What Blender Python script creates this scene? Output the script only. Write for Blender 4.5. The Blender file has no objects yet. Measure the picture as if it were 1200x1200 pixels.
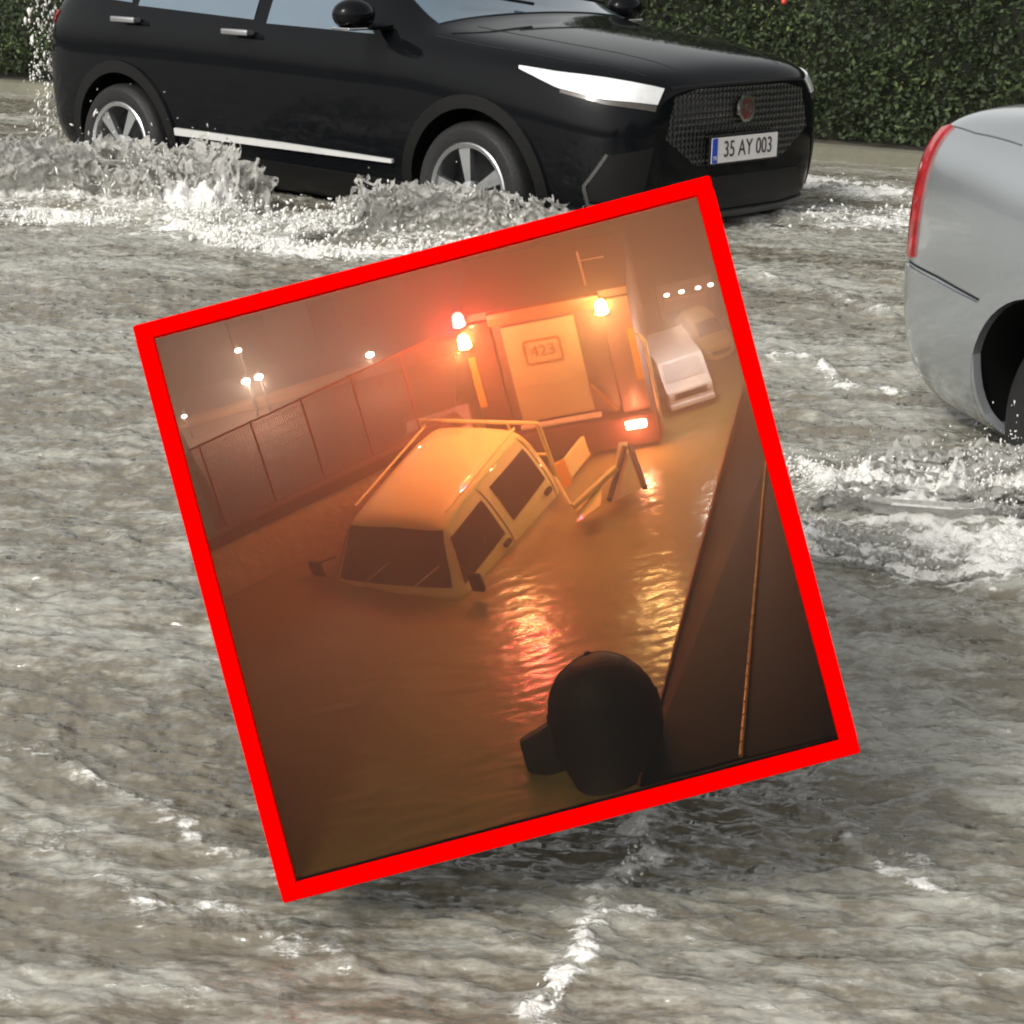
import bpy, bmesh, math, random
import numpy as np
from mathutils import Vector, Matrix, Euler
from mathutils.bvhtree import BVHTree
random.seed(7); rng = np.random.default_rng(7)
S = bpy.context.scene
COL = S.collection
rad = math.radians

# ------------------------------------------------------------------ camera
FPX = 2409.0; PITCH = .2804; ROLL = .023; CAMH = 1.56
_c, _s = math.cos(PITCH), math.sin(PITCH)
FW = np.array([0, _c, -_s]); _R0 = np.array([1., 0, 0]); _U0 = np.array([0, _s, _c])
RT = _R0*math.cos(ROLL)+_U0*math.sin(ROLL); UPV = _U0*math.cos(ROLL)-_R0*math.sin(ROLL)
CAM = np.array([0, 0, CAMH])
cd = bpy.data.cameras.new("camera"); cam = bpy.data.objects.new("camera", cd); COL.objects.link(cam)
cd.sensor_width = 36; cd.lens = 36*FPX/1200; cd.clip_end = 3000; cd.clip_start = .05
m = Matrix.Identity(4)
for i in range(3):
    m[i][0] = RT[i]; m[i][1] = UPV[i]; m[i][2] = -FW[i]; m[i][3] = CAM[i]
cam.matrix_world = m
S.camera = cam
cd.dof.use_dof = False

# ------------------------------------------------------------------ world, sun, exposure
SUN_EL, SUN_ROT = rad(40), rad(-140)
w = bpy.data.worlds.new("World"); S.world = w; w.use_nodes = True
nt = w.node_tree; nt.nodes.clear()
sky = nt.nodes.new('ShaderNodeTexSky'); sky.sky_type = 'NISHITA'; sky.sun_disc = False
sky.sun_elevation = SUN_EL; sky.sun_rotation = SUN_ROT; sky.dust_density = 4; sky.air_density = 1.0; sky.ozone_density = 1
hs = nt.nodes.new('ShaderNodeHueSaturation'); hs.inputs['Saturation'].default_value = .12
tintn = nt.nodes.new('ShaderNodeMixRGB'); tintn.blend_type = 'MULTIPLY'; tintn.inputs[0].default_value = 1; tintn.inputs[2].default_value = (1, .985, .95, 1)
bg = nt.nodes.new('ShaderNodeBackground'); bg.inputs[1].default_value = .15
wo = nt.nodes.new('ShaderNodeOutputWorld')
nt.links.new(sky.outputs[0], hs.inputs['Color']); nt.links.new(hs.outputs[0], tintn.inputs[1]); nt.links.new(tintn.outputs[0], bg.inputs[0]); nt.links.new(bg.outputs[0], wo.inputs[0])
sd = bpy.data.lights.new("sun", 'SUN'); sd.energy = 1.4; sd.angle = rad(14); sd.color = (1, .97, .92)
sun = bpy.data.objects.new("sun", sd); COL.objects.link(sun)
# sun direction: nishita rotation measured clockwise from +Y
_sd = Vector((math.sin(SUN_ROT)*math.cos(SUN_EL), math.cos(SUN_ROT)*math.cos(SUN_EL), math.sin(SUN_EL)))
sun.rotation_euler = _sd.to_track_quat('Z', 'Y').to_euler(); sun.location = _sd*30
S.view_settings.view_transform = 'Standard'; S.view_settings.look = 'None'; S.view_settings.gamma = 1
S.view_settings.exposure = 0.3
S.render.engine = 'CYCLES'
S.cycles.use_denoising = True; S.cycles.filter_width = 2.0
S.cycles.max_bounces = 8; S.cycles.volume_bounces = 1; S.cycles.transparent_max_bounces = 12
S.cycles.volume_step_rate = 1; S.cycles.caustics_reflective = False; S.cycles.caustics_refractive = False
S.cycles.sample_clamp_indirect = 4

# ------------------------------------------------------------------ helpers
def ray(px, py): return FW+RT*(px-600)/FPX-UPV*(py-600)/FPX
def gp(px, py, z=.16):
    d = ray(px, py); t = (z-CAMH)/d[2]; return CAM+d*t
MATS = {}
def mat(name, col, rough=.5, metal=0., spec=.5, var=.12, nscale=8., bump=0., bscale=40., emit=None, es=0., coat=0., trans=0., ior=None, rvar=.1):
    if name in MATS: return MATS[name]
    M = bpy.data.materials.new(name); M.use_nodes = True; n = M.node_tree; b = n.nodes['Principled BSDF']
    b.inputs['Metallic'].default_value = metal; b.inputs['Specular IOR Level'].default_value = spec
    b.inputs['Coat Weight'].default_value = coat; b.inputs['Coat Roughness'].default_value = .03
    b.inputs['Transmission Weight'].default_value = trans
    if ior: b.inputs['IOR'].default_value = ior
    tc = n.nodes.new('ShaderNodeTexCoord'); nz = n.nodes.new('ShaderNodeTexNoise'); nz.inputs['Scale'].default_value = nscale; nz.inputs['Detail'].default_value = 6
    n.links.new(tc.outputs['Object'], nz.inputs['Vector'])
    mx = n.nodes.new('ShaderNodeMixRGB'); n.links.new(nz.outputs['Fac'], mx.inputs[0])
    c = np.array(col[:3])
    mx.inputs[1].default_value = (*(c*(1-var)), 1); mx.inputs[2].default_value = (*np.minimum(c*(1+var), 1), 1)
    n.links.new(mx.outputs[0], b.inputs['Base Color'])
    mr = n.nodes.new('ShaderNodeMapRange'); n.links.new(nz.outputs['Fac'], mr.inputs[0]); mr.inputs[1].default_value = .3; mr.inputs[2].default_value = .7
    mr.inputs[3].default_value = rough*(1-rvar); mr.inputs[4].default_value = min(1, rough*(1+rvar)); n.links.new(mr.outputs[0], b.inputs['Roughness'])
    if bump:
        n2 = n.nodes.new('ShaderNodeTexNoise'); n2.inputs['Scale'].default_value = bscale; n2.inputs['Detail'].default_value = 5
        n.links.new(tc.outputs['Object'], n2.inputs['Vector'])
        bp = n.nodes.new('ShaderNodeBump'); bp.inputs['Strength'].default_value = bump; bp.inputs['Distance'].default_value = .01
        n.links.new(n2.outputs['Fac'], bp.inputs['Height']); n.links.new(bp.outputs[0], b.inputs['Normal'])
    if emit:
        b.inputs['Emission Color'].default_value = (*emit, 1); b.inputs['Emission Strength'].default_value = es
    MATS[name] = M; return M
def link(name, me, m=None, parent=None, smooth=False, ang=None):
    o = bpy.data.objects.new(name, me); COL.objects.link(o)
    if m is not None:
        if not me.materials: me.materials.append(m)
    if parent is not None: o.parent = parent
    if smooth: me.shade_smooth()
    if ang: 
        me.shade_smooth(); me.set_sharp_from_angle(angle=rad(ang))
    return o
def tag(o, label=None, cat=None, group=None, kind=None):
    if label: o['label'] = label
    if cat: o['category'] = cat
    if group: o['group'] = group
    if kind: o['kind'] = kind
    return o
def empty(name, label, cat, mw=None, group=None):
    o = bpy.data.objects.new(name, None); COL.objects.link(o); o.empty_display_size = .2
    if mw is not None: o.matrix_world = mw
    return tag(o, label, cat, group)
def mesh(name, V, Fc):
    me = bpy.data.meshes.new(name); me.from_pydata([tuple(v) for v in V], [], Fc); me.update(); return me
def bmesh_to(name, bm):
    me = bpy.data.meshes.new(name); bmesh.ops.recalc_face_normals(bm, faces=bm.faces); bm.to_mesh(me); bm.free(); return me
class MB:
    """collects shapes into one bmesh"""
    def __init__(s): s.bm = bmesh.new()
    def box(s, c, d, rot=None, bev=0.):
        r = bmesh.ops.create_cube(s.bm, size=1); vs = r['verts']
        for v in vs:
            p = Vector((v.co.x*d[0], v.co.y*d[1], v.co.z*d[2]))
            if rot is not None: p = rot @ p
            v.co = p+Vector(c)
        if bev:
            es = list({e for v in vs for e in v.link_edges}); bmesh.ops.bevel(s.bm, geom=es, offset=bev, segments=2, affect='EDGES', profile=.5)
        return s
    def bar(s, a, b, r, n=10, r2=None, ends=True):
        a = Vector(a); b = Vector(b); d = b-a; L = d.length
        q = d.to_track_quat('Z', 'Y').to_matrix().to_4x4()
        bmesh.ops.create_cone(s.bm, segments=n, radius1=r, radius2=r if r2 is None else r2, depth=L, cap_ends=ends, matrix=Matrix.Translation((a+b)/2) @ q)
        return s
    def sph(s, c, r, sc=(1, 1, 1), u=16, v=10, rot=None):
        M = Matrix.Translation(Vector(c)) @ (rot.to_4x4() if rot is not None else Matrix.Identity(4)) @ Matrix.Diagonal((*[r*k for k in sc], 1))
        bmesh.ops.create_uvsphere(s.bm, u_segments=u, v_segments=v, radius=1, matrix=M); return s
    def poly(s, pts, ext):
        """prism: outline pts (3D), extruded by vector ext"""
        a = [s.bm.verts.new(Vector(p)) for p in pts]; b = [s.bm.verts.new(Vector(p)+Vector(ext)) for p in pts]
        n = len(a); s.bm.faces.new(a); s.bm.faces.new(b[::-1])
        for i in range(n): s.bm.faces.new((a[i], b[i], b[(i+1) % n], a[(i+1) % n]))
        return s
    def lathe(s, prof, n=48, axis='Y'):
        """prof: (r, h) along axis"""
        rings = []
        for r, h in prof:
            rings.append([s.bm.verts.new((r*math.cos(2*math.pi*k/n), h, r*math.sin(2*math.pi*k/n)) if axis == 'Y' else (r*math.cos(2*math.pi*k/n), r*math.sin(2*math.pi*k/n), h)) for k in range(n)])
        for i in range(len(rings)-1):
            for k in range(n): s.bm.faces.new((rings[i][k], rings[i][(k+1) % n], rings[i+1][(k+1) % n], rings[i+1][k]))
        return s
    def build(s, name, m, parent=None, smooth=False, ang=None, mw=None):
        o = link(name, bmesh_to(name, s.bm), m, parent, smooth, ang)
        if mw is not None: o.matrix_world = mw
        return o
def text_mesh(name, txt, size, m, parent, mw, ext=.002, sx=1.0):
    cu = bpy.data.curves.new(name, 'FONT'); cu.body = txt; cu.size = size; cu.extrude = ext; cu.align_x = 'CENTER'; cu.align_y = 'CENTER'
    t = bpy.data.objects.new("t", cu); COL.objects.link(t)
    dg = bpy.context.evaluated_depsgraph_get(); me = bpy.data.meshes.new_from_object(t.evaluated_get(dg)); bpy.data.objects.remove(t)
    me.name = name; me.materials.clear(); me.transform(Matrix.Diagonal((sx, 1, 1, 1)))
    o = link(name, me, m, parent); o.matrix_local = mw; return o

# gradient noise (numpy)
_perm = rng.permutation(512); _ga = rng.random(512)*2*np.pi; _gx = np.cos(_ga); _gy = np.sin(_ga)
def noise(x, y, seed=0):
    xi = np.floor(x).astype(np.int64); yi = np.floor(y).astype(np.int64); xf = x-xi; yf = y-yi
    def g(i, j):
        h = _perm[(_perm[(i+seed*37) & 511]+j) & 511]; return _gx[h]*(xf-(i-xi))+_gy[h]*(yf-(j-yi))
    u = xf**3*(xf*(xf*6-15)+10); v = yf**3*(yf*(yf*6-15)+10)
    a = g(xi, yi); b = g(xi+1, yi); c = g(xi, yi+1); d = g(xi+1, yi+1)
    return 1.5*((a+(b-a)*u)+((c+(d-c)*u)-(a+(b-a)*u))*v)
def fbm(x, y, o=4, seed=0, ridge=False):
    s = 0; a = 1; t = 0
    for k in range(o):
        n_ = noise(x, y, seed+k*3)
        if ridge: n_ = 1-2*np.abs(n_)
        s = s+a*n_; t += a; a *= .5; x = x*2.03+11.3; y = y*2.03-7.1
    return s/t

# ------------------------------------------------------------------ ground, kerb line
WZ = .16
KA = gp(-150, 84, .24); KB = gp(1010, 176, .24)
kd = (KB-KA); kd[2] = 0; kd /= np.linalg.norm(kd); kn = np.array([-kd[1], kd[0], 0])  # kn points away from the road
road_m = mat('asphalt', (.05, .05, .05), .8, bump=.5, bscale=60)
def quad_sheet(name, P, m, label_kind='structure'):
    me = mesh(name, P, [tuple(range(len(P)))]); o = link(name, me, m); o['kind'] = label_kind; return o
quad_sheet('road', [(-400, -400, 0), (400, -400, 0), (400, 800, 0), (-400, 800, 0)], road_m)
def strip(name, off0, off1, z0, z1, m, L0=-22, L1=30):
    bmx = MB(); a = KA+kd*L0; b = KA+kd*(L1+12)
    pts = [a+kn*off0, b+kn*off0, b+kn*off1, a+kn*off1]
    bmx.poly([(p[0], p[1], z0) for p in pts], (0, 0, z1-z0))
    o = bmx.build(name, m); o['kind'] = 'structure'; return o
# kerb: individual stones read as one strip
kerb_m = mat('kerb_stone', (.17, .165, .12), .8, bump=.6, bscale=30, var=.35, nscale=3)
strip('kerb', 0, .16, 0, .245, kerb_m)
soil_m = mat('soil', (.07, .06, .045), .9, bump=.8, bscale=20, var=.4)
strip('verge', .162, 40, 0, .235, soil_m)

# ------------------------------------------------------------------ flood water
def seg_dist(x, y, pts):
    best = np.full(x.shape, 1e9); tt = np.zeros(x.shape); n = len(pts)-1
    for i in range(n):
        a = pts[i]; b = pts[i+1]; dx, dy = b[0]-a[0], b[1]-a[1]; L = dx*dx+dy*dy
        t = np.clip(((x-a[0])*dx+(y-a[1])*dy)/L, 0, 1)
        d = np.hypot(x-a[0]-t*dx, y-a[1]-t*dy); mk = d < best; best = np.where(mk, d, best); tt = np.where(mk, (i+t)/n, tt)
    return best, tt
# strokes: pixel polyline of the base on the water, half width, height, foam, side wave noise scale
STROKES = [
    ([(-160, 238), (-40, 238), (60, 236), (150, 236), (225, 248), (262, 262)], .26, .20, 1.0, 7.0),
    ([(-120, 262), (60, 262), (200, 268), (290, 292), (420, 304), (600, 290)], .11, .04, .95, 7.0),
    ([(250, 275), (330, 280), (400, 272)], .2, .06, .8, 6.0),
    ([(385, 275), (470, 272), (560, 275), (660, 282), (760, 270)], .2, .12, 1.0, 8.0),
    ([(850, 262), (960, 262), (1075, 262), (1200, 262)], .3, .04, .75, 6.0),
    ([(930, 215), (1000, 228), (1080, 240)], .35, .05, .55, 6.0),
    ([(920, 548), (965, 566), (1010, 590)], .05, .035, .9, 14.0),
    ([(1000, 580), (1080, 596), (1160, 588), (1280, 575)], .17, .09, 1.0, 13.0),
    ([(925, 615), (985, 655), (1080, 672), (1170, 668), (1290, 668)], .07, .035, 1.2, 14.0),
    ([(1040, 600), (1120, 640), (1230, 640)], .18, .03, .9, 14.0),
    ([(890, 432), (935, 430), (965, 440), (1000, 460), (1060, 468)], .03, .02, .8, 16.0),
    ([(762, 955), (752, 1000), (722, 1050), (690, 1100), (660, 1150), (620, 1210)], .026, .012, .85, 26.0),
    ([(700, 1070), (760, 1085)], .02, .01, .7, 26.0),
    ([(980, 985), (1050, 1025), (1112, 1052)], .012, .008, .7, 26.0),
    ([(870, 940), (960, 960), (1060, 1010), (1190, 1090)], .03, .01, .25, 22.0),
    ([(0, 270), (120, 272), (240, 290)], .12, .01, .4, 8.0),
    ([(860, 320), (960, 345), (1060, 385)], .04, .02, .35, 12.0),
    ([(0, 880), (90, 905), (200, 965), (260, 1000), (420, 1060)], .03, .008, .3, 20.0),
    ([(0, 975), (80, 1000), (150, 1050), (330, 1110), (420, 1160)], .04, .008, .3, 20.0),
]
WS = [([gp(px, py, WZ) for px, py in P], wd, h, fo, ns) for P, wd, h, fo, ns in STROKES]
FLOW = -.22
def water_h(x, y):
    cf, sf = math.cos(FLOW), math.sin(FLOW)
    u = x*cf+y*sf; v = -x*sf+y*cf
    wu = u+.12*noise(u*1.3, v*1.3, 40); wv = v+.12*noise(u*1.3+5, v*1.3+9, 41)
    h = .030*fbm(wu*.55, wv*1.5, 2, 1)
    h = h+.026*fbm(wu*1.7, wv*4.4, 3, 5)
    r = fbm(wu*3.6, wv*9.5, 3, 9, True)
    h = h+.013*r
    h = h+.0105*fbm(wu*8, wv*16, 3, 14, True)+.006*fbm(u*7+v*3, v*13, 2, 16)
    h = h+.0050*fbm(u*20, v*40, 2, 19)
    # aeration patches
    a = fbm(wu*.62+3, wv*2.1, 4, 23)+.5*fbm(wu*3+1, wv*10, 4, 27)
    aer = np.clip(.42+1.5*a+14*(h-.004), 0, 1)
    foam = np.clip((fbm(wu*5, wv*17, 4, 31, True)-.46)*4, 0, 1)*np.clip(aer*1.3-.35, 0, 1)*.30
    near = np.clip((y-1.0)/3, .62, 1)
    h = h*near
    for pts, wd, hh, fo, ns in WS:
        am = min(.12, wd*1.1)
        d, t = seg_dist(x+am*noise(x*ns*.35, y*ns*.35, 52), y+am*noise(x*ns*.35+4, y*ns*.35+8, 53), pts)
        jit = 1+.45*noise(x*ns*.5, y*ns*.5, 50)
        g = np.exp(-(d/(wd*jit))**2)*np.clip(np.minimum(t, 1-t)*8+.3, 0, 1)
        mk = g > .003
        if not mk.any(): continue
        spike = np.zeros(x.shape)
        xs, ys = x[mk], y[mk]
        sp = .45+.55*fbm(xs*ns, ys*ns, 4, 60, True)+.35*fbm(xs*ns*3, ys*ns*3, 2, 66)
        spike[mk] = sp
        h = h+hh*g*np.clip(spike, -.1, 1.6)
        gate = np.clip(.5+1.6*fbm(x*ns*.45+7, y*ns*.8, 3, 57)+.25*(hh > .02)+.8*(hh > .08), 0, 1)
        foam = np.maximum(foam, np.clip(g*1.9*fo*gate*(.4+.75*spike), 0, 1))
        aer = np.clip(aer+g*.8*fo, 0, 1)
    return h, aer, foam
NR, NC = 1250, 760
ys = np.exp(np.linspace(math.log(.7), math.log(30), NR))
sc_ = np.concatenate([np.linspace(-1.3, -.31, 60, endpoint=False), np.linspace(-.31, .31, NC-120), np.linspace(.31, 1.3, 61)[1:]])
NC = len(sc_)
X = ys[:, None]*sc_[None, :]; Y = np.repeat(ys[:, None], NC, 1)
Hh, AER, FOAM = water_h(X, Y)
# calm the water as it laps the kerb
dk = (X-KA[0])*kn[0]+(Y-KA[1])*kn[1]
Hh = Hh*np.clip(-dk/.8, .15, 1)
co = np.stack([X, Y, WZ+Hh], -1).reshape(-1, 3).astype(np.float32)
me = bpy.data.meshes.new('water')
nv = len(co); me.vertices.add(nv); me.vertices.foreach_set('co', co.ravel())
idx = np.arange(NR*NC).reshape(NR, NC)
q = np.stack([idx[:-1, :-1], idx[:-1, 1:], idx[1:, 1:], idx[1:, :-1]], -1).reshape(-1, 4)
dkq = dk.reshape(-1)[q[:, 0]]; q = q[dkq < .1]
me.loops.add(len(q)*4); me.loops.foreach_set('vertex_index', q.ravel().astype(np.int32))
me.polygons.add(len(q)); me.polygons.foreach_set('loop_start', np.arange(0, len(q)*4, 4, dtype=np.int32))
me.update(calc_edges=True)
for nm, arr in (('aeration', AER), ('foam', FOAM)):
    at = me.attributes.new(nm, 'FLOAT', 'POINT'); at.data.foreach_set('value', arr.reshape(-1).astype(np.float32))
me.shade_smooth()
def water_mat(name='flood_water', brown=(.165, .148, .112), silt=(.35, .345, .30), foamc=(.82, .81, .77)):
    M = bpy.data.materials.new(name); M.use_nodes = True; n = M.node_tree; b = n.nodes['Principled BSDF']; L = n.links.new
    tc = n.nodes.new('ShaderNodeTexCoord')
    def attr(a):
        x = n.nodes.new('ShaderNodeAttribute'); x.attribute_name = a; return x.outputs['Fac']
    def nz(sc, det, vec=None, rough=.6):
        x = n.nodes.new('ShaderNodeTexNoise'); x.inputs['Scale'].default_value = sc; x.inputs['Detail'].default_value = det; x.inputs['Roughness'].default_value = rough
        L(vec or tc.outputs['Object'], x.inputs['Vector']); return x.outputs['Fac']
    def math_(op, a, c_=None, cl=False):
        x = n.nodes.new('ShaderNodeMath'); x.operation = op; x.use_clamp = cl
        for i, k in enumerate((a, c_)):
            if k is None: continue
            if isinstance(k, (int, float)): x.inputs[i].default_value = k
            else: L(k, x.inputs[i])
        return x.outputs[0]
    mp = n.nodes.new('ShaderNodeMapping'); mp.inputs['Rotation'].default_value = (0, 0, -FLOW); mp.inputs['Scale'].default_value = (.55, 1, 1)
    L(tc.outputs['Object'], mp.inputs['Vector']); V = mp.outputs[0]
    n1 = nz(22, 9, V, .7); n2 = nz(70, 6, V); n3 = nz(140, 4)
    # silt factor
    a = math_('ADD', attr('aeration'), math_('MULTIPLY', math_('SUBTRACT', n1, .5), 3.4)); a = math_('ADD', a, math_('MULTIPLY', math_('SUBTRACT', n2, .5), 1.5))
    a = math_('MULTIPLY', math_('SUBTRACT', a, .14), 1.15, True)
    c1 = n.nodes.new('ShaderNodeMixRGB'); L(a, c1.inputs[0]); c1.inputs[1].default_value = (*brown, 1); c1.inputs[2].default_value = (*silt, 1)
    fo = attr('foam'); f = math_('MULTIPLY', math_('ADD', fo, math_('MULTIPLY', math_('SUBTRACT', n2, .52), 2.2)), 1.0)
    f = math_('MULTIPLY', math_('SUBTRACT', f, .22), 2.6, True); f = math_('MULTIPLY', f, math_('MULTIPLY', fo, 3, True), True)
    c2 = n.nodes.new('ShaderNodeMixRGB'); L(f, c2.inputs[0]); L(c1.outputs[0], c2.inputs[1]); c2.inputs[2].default_value = (*foamc, 1)
    L(c2.outputs[0], b.inputs['Base Color'])
    r = math_('ADD', math_('MULTIPLY', f, .35), .05); r = math_('ADD', r, math_('MULTIPLY', a, .05)); L(r, b.inputs['Roughness'])
    b.inputs['IOR'].default_value = 1.6
    b1 = nz(13, 2.2, V, .45); b2 = nz(38, 2, V, .45)
    hgt = math_('ADD', math_('MULTIPLY', b1, .050), math_('MULTIPLY', b2, .016))
    hgt = math_('ADD', hgt, math_('MULTIPLY', math_('MULTIPLY', n2, .012), f))
    hgt = math_('ADD', hgt, math_('MULTIPLY', n3, .0012))
    hgt = math_('ADD', hgt, math_('MULTIPLY', math_('MULTIPLY', n3, .006), f))
    bp = n.nodes.new('ShaderNodeBump'); bp.inputs['Strength'].default_value = .7; bp.inputs['Distance'].default_value = 1.0
    L(hgt, bp.inputs['Height']); L(bp.outputs[0], b.inputs['Normal'])
    return M
wm_ = water_mat(); me.materials.append(wm_)
wo_ = bpy.data.objects.new('water', me); COL.objects.link(wo_); wo_['kind'] = 'structure'

# ------------------------------------------------------------------ vehicles
def ring_full(h):
    r = [(-y, z) for y, z in h]; l = [(y, z) for y, z in h[1:-1]][::-1]
    return r+l
def loft(stations):
    V = []; Fc = []; n = None
    for x, h in stations:
        r = ring_full(h); n = len(r); V += [(x, y, z) for y, z in r]
    ns = len(stations)
    for i in range(ns-1):
        for k in range(n): a = i*n+k; b = i*n+(k+1) % n; Fc.append((a, a+n, b+n, b))
    hN = len(stations[0][1])
    def cap(base, flip):
        for k in range(hN-1):
            R_ = lambda j: base+j
            L_ = lambda j: base+(n-j) % n if j not in (0, hN-1) else base+j
            f = [R_(k), R_(k+1), L_(k+1), L_(k)]; f2 = []
            for v in f:
                if v not in f2: f2.append(v)
            Fc.append(tuple(f2 if flip else f2[::-1]))
    cap(0, True); cap((ns-1)*n, False)
    bm = bmesh.new(); vs = [bm.verts.new(v) for v in V]
    for f in Fc: bm.faces.new([vs[i] for i in f])
    bmesh.ops.recalc_face_normals(bm, faces=bm.faces)
    me_ = bpy.data.meshes.new('body'); bm.to_mesh(me_); bm.free(); return me_
def evald(me_, mods):
    o = bpy.data.objects.new('tmp', me_); COL.objects.link(o); extra = []
    for t, kw in mods:
        md = o.modifiers.new('m', t)
        for k, v in kw.items():
            setattr(md, k, v)
            if k == 'object': extra.append(v)
    dg = bpy.context.evaluated_depsgraph_get(); dg.update()
    out = bpy.data.meshes.new_from_object(o.evaluated_get(dg)); bpy.data.objects.remove(o)
    for e in extra: bpy.data.objects.remove(e)
    return out
def bvh_of(me_):
    bm = bmesh.new(); bm.from_mesh(me_); t = BVHTree.FromBMesh(bm); bm.free(); return t
def patch(bv, G, d, off=.003, thick=.004, name='patch', m=None, parent=None, sharp=40):
    """G[nu][nv] guess points; each is cast against the body along -d; the panel hugs the surface"""
    d = Vector(d).normalized(); nu = len(G); nv_ = len(G[0]); P = []; Nn = []
    for row in G:
        for g in row:
            g = Vector(g); h, nrm, _, _ = bv.ray_cast(g+d*1.0, -d, 2.2)
            if h is None: h, nrm, _, _ = bv.find_nearest(g)
            if nrm.dot(d) < 0: nrm = -nrm
            P.append(h); Nn.append(nrm)
    V = [p+nn*(off+thick) for p, nn in zip(P, Nn)]+[p-nn*.01 for p, nn in zip(P, Nn)]
    K = nu*nv_; Fc = []
    for i in range(nu-1):
        for j in range(nv_-1):
            a = i*nv_+j; Fc.append((a, a+nv_, a+nv_+1, a+1)); Fc.append((K+a, K+a+1, K+a+nv_+1, K+a+nv_))
    bd = [(i, 0) for i in range(nu)]+[(nu-1, j) for j in range(1, nv_)]+[(i, nv_-1) for i in range(nu-2, -1, -1)]+[(0, j) for j in range(nv_-2, 0, -1)]
    for k in range(len(bd)):
        a = bd[k][0]*nv_+bd[k][1]; b = bd[(k+1) % len(bd)]; b = b[0]*nv_+b[1]; Fc.append((a, b, b+K, a+K))
    bm = bmesh.new(); vs = [bm.verts.new(v) for v in V]
    for f in Fc:
        try: bm.faces.new([vs[i] for i in f])
        except ValueError: pass
    bmesh.ops.recalc_face_normals(bm, faces=bm.faces); me_ = bpy.data.meshes.new(name); bm.to_mesh(me_); bm.free()
    return link(name, me_, m, parent, ang=sharp)
def lerp_line(pts, n):
    pts = [np.array(p, float) for p in pts]; L = [0]
    for a, b in zip(pts, pts[1:]): L.append(L[-1]+np.linalg.norm(b-a))
    out = []
    for t in np.linspace(0, L[-1], n):
        i = max(0, min(len(pts)-2, int(np.searchsorted(L, t, side='right')-1))); f_ = (t-L[i])/max(1e-9, L[i+1]-L[i]); out.append(pts[i]+(pts[i+1]-pts[i])*f_)
    return out
def between(bot, top, nu=16, nv_=6):
    b = lerp_line(bot, nu); t = lerp_line(top, nu)
    return [[tuple(b[i]+(t[i]-b[i])*j/(nv_-1)) for j in range(nv_)] for i in range(nu)]
def mir(G, s): return [[(x, y*s, z) for x, y, z in r] for r in G]
def ribbon(bv, pts, wdt, d, **k):
    """thin strip following points; width in the plane perpendicular to d"""
    p = lerp_line(pts, k.pop('nu', 24)); d_ = np.array(d, float); d_ /= np.linalg.norm(d_); G = []
    for i in range(len(p)):
        t = p[min(i+1, len(p)-1)]-p[max(i-1, 0)]; s_ = np.cross(t, d_); s_ /= np.linalg.norm(s_)
        G.append([tuple(p[i]-s_*wdt/2), tuple(p[i]+s_*wdt/2)])
    return patch(bv, G, d, **k)
def arc_patch(bv, cx, cz, r0, r1, a0, a1, s, n=30, **k):
    G = []
    for i in range(n):
        a = rad(a0+(a1-a0)*i/(n-1)); G.append([(cx+r*math.cos(a), s*1.0, cz+r*math.sin(a)) for r in (r0, (r0+r1)/2, r1)])
    return patch(bv, G, (0, s, 0), **k)
tyre_m = mat('tyre_rubber', (.010, .010, .010), .6, bump=.3, bscale=80)
rim_m = mat('alloy_rim', (.55, .56, .57), .25, metal=.9, var=.05)
rimdark_m = mat('dark_rim', (.02, .02, .022), .35, metal=.3)
blk_plastic = mat('black_plastic', (.008, .008, .008), .42, spec=.2, bump=.15, bscale=150)
chrome = mat('chrome', (.75, .75, .76), .12, metal=1, var=.03)
glass_m = mat('car_glass', (.085, .13, .17), .03, spec=1., coat=1., var=.1, rvar=.5)  # bluish base colour stands in for sky reflected in the glass
lens_m = mat('headlight_lens', (.66, .67, .67), .10, spec=.8, coat=.6, var=.3, nscale=17)
redlens = mat('red_lens', (.40, .012, .015), .12, spec=.7, coat=.5, var=.7, nscale=24)
white_paint = mat('plate_white', (.75, .72, .72), .4)
ink = mat('plate_ink', (.03, .03, .035), .5)
blue_m = mat('plate_blue', (.01, .06, .45), .4)
seam_m = mat('panel_gap', (.004, .004, .004), .8)
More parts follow.
